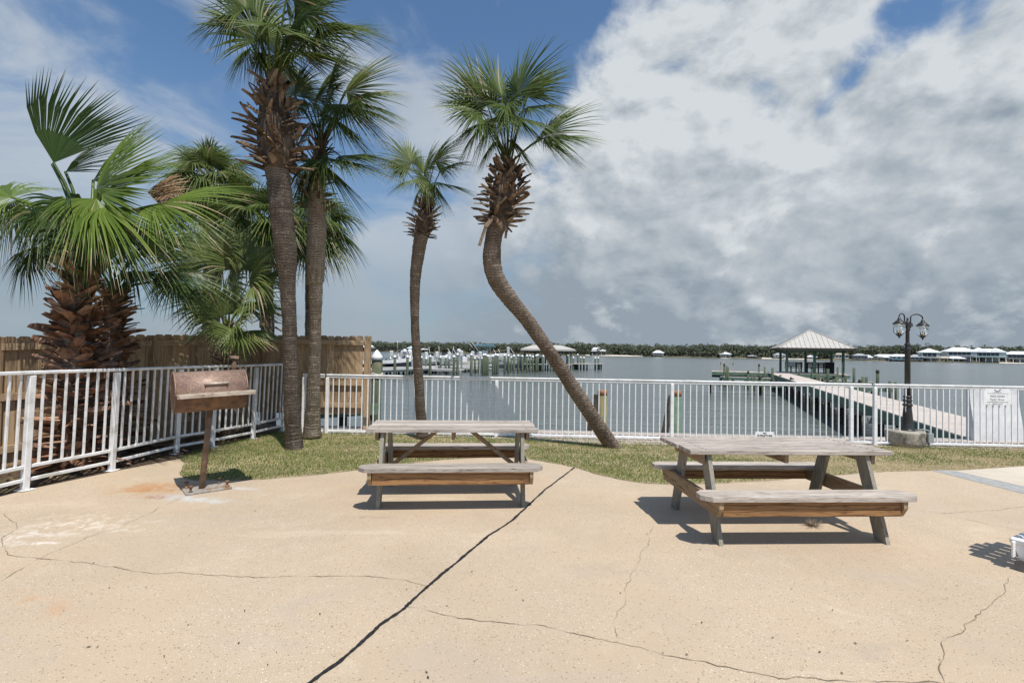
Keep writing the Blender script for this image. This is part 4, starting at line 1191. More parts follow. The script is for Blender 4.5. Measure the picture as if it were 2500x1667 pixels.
# ================================================================== signs on the railing
def text(s, size, loc, parent, m='black_ink', name='lettering', bold=0.0, fit=None):
    cu = bpy.data.curves.new(name, 'FONT'); cu.body = s; cu.size = size; cu.align_x = 'CENTER'; cu.align_y = 'CENTER'; cu.offset = bold; cu.extrude = .0006
    o = bpy.data.objects.new('tmp', cu); C.objects.link(o)
    dg = bpy.context.evaluated_depsgraph_get()
    me = bpy.data.meshes.new_from_object(o.evaluated_get(dg)); me.name = name
    bpy.data.objects.remove(o)
    if fit:
        xs = [q.co.x for q in me.vertices]; k_ = fit / (max(xs) - min(xs))
        for q in me.vertices: q.co.x *= k_
    me.materials.append(M[m])
    o = bpy.data.objects.new(name, me); C.objects.link(o)
    o.parent = parent; o.location = loc; o.rotation_euler = (PI / 2, 0, 0)
    return o
an = math.atan2(fdir.y, fdir.x)
c = on_fence(2435); q = PD(2435, 969, c.y - .03)
t = thing('pool_sign', 'white pool hours sign fixed to the railing near the right edge', 'sign', q, an)
MB().box((0, 0, 0), (.485, .006, .285), None, .002).build('panel', 'white_paint', t)
text('POOL HOURS', .040, (0, -.0045, .012), t)
text('9 a.m. - 10 p.m.', .040, (0, -.0045, -.045), t)
mb = MB()
mb.box((0, -.004, .062), (.36, .002, .004)); mb.box((0, -.004, -.092), (.36, .002, .006)); mb.box((0, -.004, .083), (.15, .002, .006)); mb.box((0, -.004, -.122), (.17, .002, .005))
mb.build('rule', 'black_ink', t)
mb = MB(); e = []
for i in range(13):
    a_ = PI + PI * i / 12; e.append(Vector((math.cos(a_) * .045, -.004, .125 + math.sin(a_) * .026)))
mb.tube(e, .003, 5); mb.box((-.045, -.004, .130), (.022, .002, .014)); mb.box((.045, -.004, .130), (.022, .002, .014)); mb.box((0, -.004, .108), (.06, .002, .003))
mb.build('emblem', 'black_ink', t)
mb = MB()
for x, z in ((-.225, .13), (.225, .13), (-.14, -.13), (.225, -.13)): mb.box((x, -.004, z), (.012, .003, .010))
mb.build('screw', 'dark_metal', t)
c = on_fence(1868); q = PD(1867, 1060, c.y - .03)
t = thing('no_furniture_sign', 'small white NO FURNITURE sign low on the railing', 'sign', q, an)
MB().box((0, 0, 0), (.345, .006, .092), None, .002).build('panel', 'white_paint', t)
text('NO', .040, (0, -.0045, .020), t, bold=.0012)
text('FURNITURE', .040, (0, -.0045, -.023), t, bold=.0012, fit=.265)
mb = MB()
for x in (-.16, .16): mb.box((x, -.004, .034), (.010, .003, .008))
mb.build('screw', 'dark_metal', t)
# white fibreglass locker behind the railing at the right edge
p = G(2376, 1076); p2 = G(2498, 1079)
t = thing('privacy_panel', 'white curved panel standing behind the railing under the pool sign', 'panel', (p + p2) / 2, an)
wd = (p2 - p).length
mb = MB(); vs = []; fs = []
for i in range(13):
    z = 1.0 * i / 12
    y = -.03 + .10 * math.sin(PI * .5 * z) ** 2
    e = .012 * i / 12
    vs += [(-wd / 2 - e, y, z), (wd / 2 - e, y, z), (wd / 2 - e, y + .09, z), (-wd / 2 - e, y + .09, z)]
for i in range(12):
    for j in range(4): fs.append((i * 4 + j, i * 4 + (j + 1) % 4, (i + 1) * 4 + (j + 1) % 4, (i + 1) * 4 + j))
fs += [(3, 2, 1, 0), (48, 49, 50, 51)]
mb.add(vs, fs); mb.build('body', 'gelcoat', t)
for x in (-wd * .4, wd * .4): MB().box((x, .16, .45), (.06, .16, .9)).build('support', 'gelcoat', t)
# ================================================================== lamp post on its round concrete base
B = G(2210, 1096); By = B.y + .30
bz = .27
q = PD(2209, 1064, By - .30)
cx = PD(2209, 1090, By).x
br = .30
t = thing('concrete_base', 'round weathered concrete base at the lamp post foot', 'base', (cx, By, 0))
MB().lathe([(br * .90, 0), (br * .94, .10), (br, bz - .03), (br, bz), (br * .97, bz + .012)], n=40).build('drum', 'concrete', t)
t = thing('electric_box', 'small grey electric box and conduit on the right side of the concrete base', 'electric box', (cx + br + .0, By - .12, 0))
MB().box((.05, 0, .17), (.10, .07, .17), None, .006).build('box', 'siding_grey', t)
MB().tube([(.03, 0, .25), (.03, 0, .30), (-.05, 0, .32), (-.16, .03, bz + .035)], .013, 7).build('conduit', 'siding_grey', t)
MB().tube([(.03, 0, .09), (.04, -.01, 0)], .016, 7).build('conduit', 'siding_grey', t)
cx += .05
LP = thing('lamp_post', 'black two armed lamp post with clear glass lanterns', 'lamp post', (cx, By, bz))
def lz(py): return CAMH + (872.6 - py) / F * By - bz
MB().lathe([(0.1190, 0.0), (0.1190, .022), (0.1054, .03), (0.1020, .05), (0.0870, .075), (0.0802, .20), (0.0714, .32), (0.0626, .42), (0.0578, .45), (0.0762, .462), (0.0762, .485), (0.0598, .50), (0.0578, .53), (0.0707, .545), (0.0707, .565), (0.0558, .58), (0.0530, .60), (0.0680, .612), (0.0680, .63), (0.0476, .645)], n=20).build('pedestal', 'dark_metal', LP)
MB().lathe([(0.0462, .645), (0.0422, 1.45), (0.0490, 1.46), (0.0490, 1.50), (0.0408, 1.51), (0.0408, 1.54), (0.0462, 1.55), (0.0462, 1.58), (0.0367, 1.59), (0.0306, lz(848)), (0.0360, lz(846)), (0.0360, lz(842)), (0.0306, lz(840)), (0.0286, lz(808)), (0.0408, lz(806)), (0.0422, lz(803)), (0.0354, lz(801)), (0.0388, lz(797)), (0.0388, lz(787)), (0.0306, lz(785)), (0.0136, lz(782)), (0.0177, lz(779)), (0.0068, lz(774))], n=16).build('pole', 'dark_metal', LP)
def lantern(cxp, eave_py, yoff, armx):
    """cxp: photo column of the lantern, eave_py: photo row of its eave"""
    s_ = By / F
    x = PD(cxp, eave_py, By + yoff).x - cx; ze = lz(eave_py)
    top = ze + .115
    arm = MB(); pts = []
    x0 = .055 * (1 if x > 0 else -1)
    zt = lz(766.5)
    w = abs(x - x0)
    for i in range(15):
        a_ = PI - PI * i / 14
        f = (1 - math.cos(PI * i / 14)) / 2
        pts.append((x0 + (x - x0) * f, yoff * f, max(zt - .20, top + .02) * (1 - math.sin(a_)) + zt * math.sin(a_)))
    pts = [(x0, 0, lz(800)), (x0, 0, lz(790))] + pts
    pts[-1] = (x, yoff, top)
    arm.tube(pts, .011, 7)
    lo = [(x0 * .5, 0, lz(795)), (x0 * 1.0, 0, lz(795))]
    arm.tube(lo, .018, 6)
    arm.tube([(x0 + (x - x0) * .12, yoff * .1, lz(797)), (x0 + (x - x0) * .14, yoff * .12, lz(791)), (x0 + (x - x0) * .05, 0, lz(789))], .010, 6)
    ao = arm.build('arm', 'dark_metal', LP)
    ln = MB().lathe([(.098, ze - .012), (.102, ze), (.080, ze + .022), (.052, ze + .052), (.028, ze + .066), (.034, ze + .082), (.018, ze + .094), (.014, top + .01)], (x, yoff, 0), 18).build('lantern', 'dark_metal', LP)
    MB().lathe([(.030, ze - .195), (.062, ze - .185), (.088, ze - .135), (.092, ze - .105), (.084, ze - .055), (.086, ze - .012)], (x, yoff, 0), 24, .025, 8).build('glass', 'lamp_glass', ln)
    MB().lathe([(.004, ze - .262), (.016, ze - .250), (.012, ze - .236), (.036, ze - .216), (.050, ze - .198), (.050, ze - .190)], (x, yoff, 0), 14).build('finial', 'dark_metal', ln)
    for a_ in (0, 2.1, 4.2):
        MB().lathe([(.010, ze - .185), (.010, ze - .115), (.006, ze - .112)], (x + .026 * math.cos(a_), yoff + .026 * math.sin(a_), 0), 8).build('candle', 'candle', ln)
    MB().lathe([(.016, ze - .188), (.014, ze - .150)], (x, yoff, 0), 8).build('socket', 'dark_metal', ln)
lantern(2195.5, 791.5, -.16, 0)
lantern(2252.5, 793.5, .05, 0)
# ================================================================== picnic tables
def clipped(L_, w, cl, y0):
    return [(-L_ / 2 + cl, y0), (L_ / 2 - cl, y0), (L_ / 2, y0 + min(cl, w * .45)), (L_ / 2, y0 + w - min(cl, w * .45)), (L_ / 2 - cl, y0 + w), (-L_ / 2 + cl, y0 + w), (-L_ / 2, y0 + w - min(cl, w * .45)), (-L_ / 2, y0 + min(cl, w * .45))]
def table(label, loc, rz, L_, topz, seatz, topw, off, legx, nboards=5, diag=True, spread=.0, seed=1):
    random.seed(seed)
    t = thing('picnic_table', label, 'picnic table', loc, rz, 'picnic tables on the pool deck')
    th = .038; sw = .235
    bw = topw / nboards
    for i in range(nboards):
        y = -topw / 2 + bw * (i + .5)
        mb = MB(); mb.cur = random.random()
        mb.box((rnd(-.012, .012), y, topz - th / 2 + rnd(-.003, .003)), (L_ + rnd(-.01, .01), bw - .012, th), Matrix.Rotation(rnd(-.004, .004), 3, 'X'), .004)
        mb.build('top_board', 'table_wood', t)
    for sg in (-1, 1):
        mb = MB(); mb.cur = random.random()
        y0 = sg * off - sw / 2
        mb.prism(clipped(L_ + .02, sw, .075, y0), seatz - th, seatz); mb.build('seat', 'table_wood', t)
        mb = MB(); mb.cur = random.random()
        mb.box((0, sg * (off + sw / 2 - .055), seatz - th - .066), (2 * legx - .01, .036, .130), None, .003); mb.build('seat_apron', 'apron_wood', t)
    for sx in (-1, 1):
        x = sx * legx
        mb = MB(); mb.cur = random.random()                    # cross member under the seats
        e = off + sw / 2 - .015
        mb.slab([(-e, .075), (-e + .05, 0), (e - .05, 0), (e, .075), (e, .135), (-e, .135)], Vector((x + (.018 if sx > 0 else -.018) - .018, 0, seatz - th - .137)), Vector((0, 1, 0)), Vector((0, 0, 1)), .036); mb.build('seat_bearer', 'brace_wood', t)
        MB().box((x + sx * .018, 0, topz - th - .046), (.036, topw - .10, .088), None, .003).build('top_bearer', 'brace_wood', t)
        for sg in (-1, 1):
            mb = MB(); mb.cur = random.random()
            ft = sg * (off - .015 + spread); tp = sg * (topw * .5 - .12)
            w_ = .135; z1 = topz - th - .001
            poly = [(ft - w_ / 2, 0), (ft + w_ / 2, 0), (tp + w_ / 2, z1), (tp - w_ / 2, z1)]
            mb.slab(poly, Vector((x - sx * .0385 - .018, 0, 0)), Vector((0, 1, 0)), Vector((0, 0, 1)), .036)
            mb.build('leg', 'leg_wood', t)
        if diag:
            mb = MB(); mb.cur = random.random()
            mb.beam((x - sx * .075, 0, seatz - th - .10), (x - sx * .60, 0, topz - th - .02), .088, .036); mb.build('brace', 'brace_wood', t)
    MB().box((0, 0, topz - th - .046), (.036, topw - .16, .088), None, .003).build('top_cleat', 'brace_wood', t)
    mb = MB()
    for sx in (-1, 1):
        for i in range(nboards):
            for dy in (-.035, .035):
                mb.lathe([(.0065, 0), (.0065, .0015)], (sx * legx, -topw / 2 + bw * (i + .5) + dy, topz + .0005), 8)
    mb.build('nail', 'dark_metal', t)
    return t
table('grey picnic table in the middle of the deck, left of the tarred joint', (-.63, 5.50, 0), R(5.0), 1.80, .775, .445, .66, .555, .775, 5, True, -.12, seed=3)
table('grey picnic table on the right part of the deck near the lamp post', (2.48, 4.72, 0), R(3.2), 1.86, .760, .440, .70, .545, .77, 5, False, -.06, seed=8)
# ================================================================== barbecue smoker on a post
random.seed(5)
gp = G(500, 1195)
gs = gp.y / F
def gz(py): return CAMH + (845.7 - py) * gs
T = thing('barbecue_grill', 'rusty brown barrel barbecue on a single steel post', 'barbecue', gp, R(41))
MB().box((.02, .0, .012), (.44, .30, .018), None, .003).build('base_plate', 'plate_steel', T)
for x, y in ((-.15, -.11), (.20, -.10), (-.16, .11), (.16, .11)):
    MB().lathe([(.020, .021), (.020, .030), (.011, .032), (.011, .070), (.022, .072), (.022, .092), (.012, .094)], (x, y, 0), 8).build('bolt', 'rust_dark', T)
top_tilt = .05
bz0, bz1 = gz(1003), gz(905)
MB().tube([(-.03, 0, .02), (.0, 0, .45), (.032, 0, bz0 + .05)], .031, 14).build('post', 'rust_pole', T)
bx0, bx1 = -.325, .355
rr = (bz1 - bz0) / 2 * .98; cz = bz0 + rr + .01; cy = -.02
xa = Matrix.Rotation(R(-2.0), 3, 'Y')
def barrel(a0, a1, nm, m, r=rr, x0=bx0, x1=bx1, flat=False, shell=.006):
    mb = MB(); vs = []; fs = []; n_ = 22
    for xx in (x0, x1):
        for r_ in (r, r - shell):
            for i in range(n_ + 1):
                a_ = a0 + (a1 - a0) * i / n_
                vs.append((xx, cy - math.cos(a_) * r_, cz + math.sin(a_) * r_))
    k_ = n_ + 1
    for i in range(n_):
        fs += [(i, i + 1, 2 * k_ + i + 1, 2 * k_ + i), (k_ + i + 1, k_ + i, 3 * k_ + i, 3 * k_ + i + 1), (i + 1, i, k_ + i, k_ + i + 1), (2 * k_ + i, 2 * k_ + i + 1, 3 * k_ + i + 1, 3 * k_ + i)]
    vs = [xa @ (Vector(p) - Vector((0, 0, cz))) + Vector((0, 0, cz)) for p in vs]
    o0 = len(mb.f)
    mb.add(vs, fs); mb.sm = {i for i in range(len(fs)) if i % 4 < 2}
    return mb.build(nm, m, T)
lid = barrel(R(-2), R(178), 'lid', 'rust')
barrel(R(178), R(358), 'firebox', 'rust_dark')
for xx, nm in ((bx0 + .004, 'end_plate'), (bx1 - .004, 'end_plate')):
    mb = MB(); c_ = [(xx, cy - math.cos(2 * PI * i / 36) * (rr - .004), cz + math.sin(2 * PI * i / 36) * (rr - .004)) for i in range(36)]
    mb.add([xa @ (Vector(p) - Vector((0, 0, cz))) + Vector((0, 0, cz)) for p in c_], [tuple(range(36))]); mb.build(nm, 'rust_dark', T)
# rolled rim of the lid
mb = MB(); mb.tube([xa @ (Vector((bx0, cy - math.cos(R(a_)) * (rr + .002), math.sin(R(a_)) * (rr + .002)))) + Vector((0, 0, cz)) for a_ in range(0, 181, 10)], .007, 6)
mb.build('lid_rim', 'rust', lid)
mb = MB(); mb.tube([xa @ (Vector((bx1, cy - math.cos(R(a_)) * (rr + .002), math.sin(R(a_)) * (rr + .002)))) + Vector((0, 0, cz)) for a_ in range(0, 181, 10)], .007, 6)
mb.build('lid_rim', 'rust', lid)
MB().box((.035, cy - rr - .075, cz - .005), (.735, .15, .012), xa, .002).build('shelf', 'raw_steel', T)
MB().box((.035, cy - rr - .150, cz - .018), (.735, .010, .040), xa, .002).build('shelf_lip', 'raw_steel', T)
mb = MB()
hy = cy - math.cos(R(38)) * rr - .045; hz_ = cz + math.sin(R(24)) * rr
mb.tube([(-.07, hy, hz_), (.16, hy, hz_ + .008)], .014, 10)
hd = mb.build('handle', 'raw_steel', lid)
mb = MB()
for x in (-.06, .15):
    mb.tube([(x, hy, hz_), (x, cy - math.cos(R(20)) * rr, cz + math.sin(R(20)) * rr)], .007, 6)
    mb.tube([(x, hy, hz_), (x, hy + .005, hz_ - .05)], .006, 6)
mb.build('handle_bracket', 'rust_dark', lid)
MB().tube([(.275, .10, cz + rr * .70), (.278, .10, cz + rr + .135)], .026, 12).build('chimney', 'rust_dark', T)
MB().box((.278, .10, cz + rr + .150), (.085, .085, .032), Matrix.Rotation(R(4), 3, 'Y'), .004).build('chimney_cap', 'rust', T)
mb = MB()
for z in (-.03, -.09): mb.tube([(bx1, cy - rr * .6, cz + z), (bx1 + .05, cy - rr * .6 - .02, cz + z + .02)], .006, 6)
mb.build('side_hook', 'rust_dark', T)
# ================================================================== corner of a white chaise at the right edge
wp = G(2488, 1392)
T = thing('chaise_longue', 'white plastic chaise longue cut off by the right edge of the picture', 'chaise longue', G(2494, 1393), R(-61))
hz_ = CAMH + (876 - 1312) / F * (wp.y)
for y in (.03, .62):
    MB().box((.80, y, hz_ - .025), (1.74, .060, .050), None, .012).build('side_rail', 'plastic', T)
    for a_ in ([(-.05, hz_ - .045), (.005, .05), (.03, .0), (.075, .0), (.10, .06), (.17, hz_ - .045)], [(1.40, hz_ - .045), (1.43, .0), (1.50, .0), (1.56, hz_ - .045)]):
        MB().slab(a_, Vector((0, y + .026, 0)), Vector((1, 0, 0)), Vector((0, 0, 1)), .052).build('leg', 'plastic', T)
    mb = MB(); mb.lathe([(.040, -.016), (.046, -.012), (.046, .012), (.040, .016)], n=16)
    o = mb.build('wheel', 'plastic_dark', T); o.rotation_euler = (PI / 2, 0, 0); o.location = (.012, y - .044, .047)
MB().box((-.045, .325, hz_ - .025), (.05, .60, .05), None, .012).build('end_rail', 'plastic', T)
MB().box((-.04, -.004, hz_ - .08), (.015, .07, .12), None, .004).build('end_rib', 'plastic', T)
mb = MB()
for i in range(11): mb.box((.62 + i * .092, .325, hz_ - .012), (.075, .54, .014), None, .004)
mb.build('seat_slats', 'plastic', T)
ba = R(57); bl = .82; mb = MB(); bm3 = Matrix.Rotation(ba, 3, 'Y')
for i in range(6):
    y = .075 + i * .10; l_ = bl - .10 * (abs(i - 2.5) / 2.5) ** 2
    mb.box((.52 - math.cos(ba) * l_ / 2, y, hz_ + math.sin(ba) * l_ / 2), (l_, .086, .014), bm3, .004)
for q in (.12, .70): mb.box((.52 - math.cos(ba) * q, .325, hz_ + math.sin(ba) * q + .012), (.07, .60, .016), bm3, .004)
mb.build('backrest', 'plastic', T)
# dry tuft growing from the deck under the right table
tp = G(1983, 1284)
mb = MB(); rg = random.Random(4)
for i in range(190):
    a_ = rg.uniform(0, 2 * PI); r_ = abs(rg.gauss(0, .028)); L_ = rg.uniform(.04, .11); el = rg.uniform(.05, 1.2)
    b_ = Vector((math.cos(a_) * r_, math.sin(a_) * r_, .004)); d = Vector((math.cos(a_) * math.cos(el), math.sin(a_) * math.cos(el), math.sin(el)))
    s_ = Vector((-math.sin(a_), math.cos(a_), 0)) * .0022
    mb.add([b_ - s_, b_ + s_, b_ + d * L_], [(0, 1, 2)], rg.random())
o = mb.build('weed_tuft', 'dry_grass'); o.location = tp
tag(o, 'small dry brown weed tuft on the deck under the right picnic table', 'weed')
# ================================================================== palms
WIND = Vector((.10, .02, 0))
def frond(mb, hub, f, up, L_, n=42, spread=128, droop=.55, fold=.35, split=.41, wide=1.0, wind=1.0, rg=random, stiff=.7):
    """one fan: leaflets radiate from the hub, joined near it, free and drooping beyond"""
    f = Vector(f).normalized(); s = f.cross(Vector(up))
    if s.length < 1e-3: s = f.cross(Vector((0, 1, .1)))
    s.normalize(); nr = s.cross(f).normalized()
    da = R(2 * spread / n)
    ts = [.004, split * .55, split, split + (1 - split) * .30, split + (1 - split) * .60, split + (1 - split) * .84, 1.0]
    pleat = 1
    for i in range(n):
        ph = R(-spread) + da * (i + .5)
        cph, sph = math.cos(ph), math.sin(ph)
        base = f * cph + s * sph * wide
        base = (base - nr * fold * (1 - cph) * .5).normalized()
        wv = (-f * sph + s * cph * wide).normalized()
        l = L_ * (.70 + .30 * max(0, math.cos(ph / 1.35))) * rg.uniform(.90, 1.06)
        jn = rg.gauss(0, .05); jw = rg.gauss(0, .03)
        dr = droop * rg.uniform(.65, 1.35)
        tt = rg.random(); tw = rg.gauss(0, .5)
        vs, tips = [], []
        for t in ts:
            p = hub + base * (l * t)
            e = max(0, t - split * .75)
            p = p + nr * (jn * l * e * 1.4) + wv * (jw * l * e)
            p.z -= dr * l * (e ** 1.9) * 1.5
            p = p + WIND * (wind * l * e * 1.5)
            if t <= split: hw = l * t * math.tan(da / 2) * 1.03
            else: hw = l * split * math.tan(da / 2) * 1.03 * max(0.03, (1 - (t - split) / (1 - split))) ** .95 * .95
            a_ = tw * max(0, t - split)
            w2 = wv * math.cos(a_) + nr * math.sin(a_)
            vs += [p - w2 * hw, p + nr * (hw * stiff * (1 if t <= split else .8)), p + w2 * hw]
            tips += [t] * 3
        k_ = len(ts)
        fs = []
        for j in range(k_ - 1):
            fs += [(j * 3, j * 3 + 1, j * 3 + 4, j * 3 + 3), (j * 3 + 1, j * 3 + 2, j * 3 + 5, j * 3 + 4)]
        mb.add(vs, fs, tt, tips)
def petiole(mb, a, b, r=.014, sag=.0, tint=.75):
    a, b = Vector(a), Vector(b)
    pts = [a.lerp(b, q) + Vector((0, 0, sag * 4 * q * (1 - q))) for q in (0, .33, .66, 1)]
    mb.tube(pts, [r * 1.5, r * 1.1, r * .9, r * .8], 5, False, True, tint)
def add_frond(T, base, hub, f, up, L_, m, **kw):
    mb = MB()
    sag = kw.pop('sag', .04)
    petiole(mb, base, hub, kw.pop('pr', .013), sag)
    frond(mb, Vector(hub), f, up, L_, **kw)
    return mb.build('frond', m, T, True)
def trunk(T, pts, m, name='trunk', ring=.045, amp=.055, sides=20, seed=0):
    """pts: (px, py, width in px, Y)"""
    cl = []
    for px, py, w, Y in pts:
        p = PD(px, py, Y); cl.append((p.x, p.y, p.z, w / 2 * Y / F))
    line = catmull(cl, .018)
    P_, r_ = [], []; ln = 0.0; last = None
    for i, q in enumerate(line):
        v_ = Vector(q[:3])
        if last is not None: ln += (v_ - last).length
        last = v_
        wob = mn.noise(Vector((ln * 2.2, seed, 0))) * .05
        saw = (ln / (ring * (1 + .25 * mn.noise(Vector((ln * 3, seed, 7)))))) % 1.0
        P_.append(v_ + Vector((mn.noise(Vector((ln * 1.4, seed, 3))) * .012, 0, 0))); r_.append(q[3] * (1 + amp * (saw - .5) + wob))
    mb = MB(); mb.tube(P_, r_, sides)
    for i in range(len(mb.v)):                                   # uneven bark surface
        x, y, z = mb.v[i]; c = P_[min(i // sides, len(P_) - 1)]
        k_ = 1 + .06 * mn.noise(Vector((x * 9, y * 9, z * 7))) + .03 * mn.noise(Vector((x * 30, y * 30, z * 24)))
        mb.v[i] = (c.x + (x - c.x) * k_, c.y + (y - c.y) * k_, z)
    return mb.build(name, m, T, True), P_, r_
def husks(T, axis, n, r0, r1, len0, len1, w0, el0, el1, m, name='leaf_bases', seed=1, curl=.25, fork=True, th=.018, prof=None, taper=.42):
    """old leaf bases in a spiral round the axis (list of points, bottom to top); each a curved tapering strap with thickness"""
    rg = random.Random(seed)
    mb = MB()
    for i in range(n):
        f = (i + .5) / n
        q = f * (len(axis) - 1); a_ = axis[int(q)].lerp(axis[min(int(q) + 1, len(axis) - 1)], q % 1)
        az = i * 2.39996 + rg.uniform(-.25, .25)
        rad = Vector((math.cos(az), math.sin(az), 0)); tan = Vector((-math.sin(az), math.cos(az), 0))
        el = el0 + (el1 - el0) * f + rg.uniform(-.22, .22)
        L_ = (len0 + (len1 - len0) * f) * rg.uniform(.65, 1.25); rr_ = r0 + (r1 - r0) * f
        if prof:
            g = f * (len(prof) - 1); rr_ = prof[int(g)] + (prof[min(int(g) + 1, len(prof) - 1)] - prof[int(g)]) * (g % 1)
        w = w0 * rg.uniform(.75, 1.2)
        skew = rg.choice((-1, 1)) * rg.uniform(.15, .95)
        p = a_ + rad * rr_ * .92; d = (rad * math.cos(el) + Vector((0, 0, 1)) * math.sin(el) + tan * skew).normalized()
        vs = []; tint = rg.random(); k_ = 5
        cu = curl * rg.uniform(-.6, 1.2); tw = rg.gauss(0, .55)
        for j in range(k_):
            t = j / (k_ - 1)
            c = p + d * (L_ * t) + rad * (cu * L_ * t * t * .6) - Vector((0, 0, cu * L_ * t * t * .5))
            hw = w * (1 - taper * t) * .5
            if j == k_ - 1: hw *= rg.uniform(.5, 1.0)
            nrm = d.cross(tan).normalized()
            if nrm.dot(rad) < 0 and nrm.z < 0: nrm = -nrm
            tk = th * (1 - .45 * t)
            t2 = tan * math.cos(tw) + nrm * math.sin(tw); n2 = nrm * math.cos(tw) - tan * math.sin(tw)
            vs += [c - t2 * hw, c + n2 * tk, c + t2 * hw, c - n2 * tk * .5]
        fs = []
        for j in range(k_ - 1):
            for e in range(4): fs.append((j * 4 + e, j * 4 + (e + 1) % 4, (j + 1) * 4 + (e + 1) % 4, (j + 1) * 4 + e))
        fs += [(3, 2, 1, 0), tuple((k_ - 1) * 4 + e for e in range(4))]
        mb.add(vs, fs, tint)
    # fibrous matting underneath
    ax2 = catmull([tuple(p) for p in axis], .04); nn = len(ax2)
    def rad_at(f):
        if not prof: return r0 + (r1 - r0) * f
        g = f * (len(prof) - 1); return prof[int(g)] + (prof[min(int(g) + 1, len(prof) - 1)] - prof[int(g)]) * (g % 1)
    mb.tube(ax2, [rad_at(i / (nn - 1)) * .86 * (1 + .08 * mn.noise(Vector((i * .7, seed, 0)))) for i in range(nn)], 14, True, True, .05)
    return mb.build(name, m, T, True)
def axis_px(pts, Y): return [PD(a, b, Y) for a, b in pts]
def crown(T, c, n, Lb, Lp, m, el_hi=80, el_lo=-35, seed=1, droop=.6, n_leaf=40, skip=None, spreadr=(105, 140), az0=0.0, fold=.5, lean=Vector()):
    rg = random.Random(seed)
    for i in range(n):
        f = (i + .5) / n
        el = R(el_hi + (el_lo - el_hi) * (f ** .85)) + rg.gauss(0, .10)
        az = az0 + i * 2.39996 + rg.gauss(0, .2)
        d = (Vector((math.cos(az) * math.cos(el), math.sin(az) * math.cos(el), math.sin(el))) + lean).normalized()
        lp = Lp * rg.uniform(.75, 1.15) * (1.0 - .25 * (el > 1.0))
        hub = c + d * lp - Vector((0, 0, .10 * lp * math.cos(el)))
        f_ = (d - Vector((0, 0, .35 + .25 * f)) * math.cos(el)).normalized()
        up = Vector((0, 0, 1)) if el < 1.2 else -Vector((math.cos(az), math.sin(az), 0))
        up = up + Vector((rg.gauss(0, .25), rg.gauss(0, .25), 0))
        add_frond(T, c - Vector((0, 0, .05)), hub, f_, up, Lb * rg.uniform(.85, 1.1), m, n=n_leaf, spread=rg.uniform(*spreadr), droop=droop * rg.uniform(.7, 1.3), fold=fold, rg=rg)
def pxfrond(T, base_px, hub_px, ang, Lpx, Y, m, dy=0.0, face=-.6, upz=1.0, **kw):
    """a frond seen in the photo: hub at a photo pixel, pointing at ang degrees (0 right, 90 up), dy = lean away from the camera, face = how far its top turns to the camera"""
    s_ = Y / F
    hub = PD(*hub_px, Y + kw.pop('hy', 0.0))
    base = PD(*base_px, Y)
    a_ = R(ang)
    f = Vector((math.cos(a_), dy, math.sin(a_))).normalized()
    side_up = Vector((-math.sin(a_), 0, math.cos(a_)))
    if side_up.z < 0: side_up = -side_up
    up = side_up * upz + Vector((0, face, 0))
    return add_frond(T, base, hub, f, up, Lpx * s_, m, **kw)
random.seed(11)
# ---- tall palm with a bulging trunk, front of the pair
YA = G(718, 1096).y
T = thing('sabal_palm', 'tallest palm with thick bulging trunk and spiky brown leaf bases, its crown cut off', 'palm tree', G(718, 1096))
trunk(T, [(720, 1104, 46, YA), (717, 1075, 39, YA), (713, 1000, 38, YA), (710, 900, 34, YA), (707, 800, 33, YA), (703, 700, 36, YA), (701, 668, 40, YA), (698, 640, 49, YA), (695, 590, 52, YA), (688, 520, 54, YA), (681, 440, 55, YA), (676, 400, 56, YA), (672, 330, 48, YA), (668, 240, 36, YA), (664, 180, 24, YA)], 'bark_grey', seed=1)
husks(T, axis_px([(679, 420), (676, 370), (672, 310), (668, 250), (664, 200)], YA), 150, .205, .11, .33, .24, .095, .0, 1.2, 'husk', seed=2, curl=.45, th=.026, prof=[.20, .29, .33, .31, .26, .19, .12])
rg = random.Random(3)
for (hx, hy, ang, L_, dy, face, sp) in [(640, 100, 105, 210, .1, -.8, 120), (700, 85, 70, 220, .2, -.7, 118), (760, 95, 22, 185, .0, -.5, 112), (735, 130, -12, 175, -.2, -.4, 105), (590, 60, 150, 150, .2, -.5, 105), (575, 45, 200, 150, 0, -.3, 95), (620, 30, 95, 180, .4, -.3, 120), (720, 20, 60, 190, .5, -.2, 120), (680, 70, -30, 200, -.5, -.5, 110), (610, 120, -125, 120, -.3, -.6, 90), (650, 50, -100, 150, -.6, -.7, 100), (780, 60, 5, 170, .3, -.4, 110), (690, 140, -60, 130, .4, .3, 95), (640, 130, -100, 120, .5, .2, 90), (700, -10, 85, 200, -.2, -.8, 125), (745, 40, 35, 170, -.3, -.7, 115), (600, 20, 130, 160, -.2, -.7, 115)]:
    pxfrond(T, (662 + rg.uniform(-8, 8), 205), (hx, hy), ang, L_, YA, 'sabal_leaf', dy, face, n=56, spread=sp, droop=rg.uniform(.12, .36), rg=rg, hy=rg.uniform(-.25, .25) + dy * .4, pr=.017, sag=.06, fold=.4, wind=1.6)
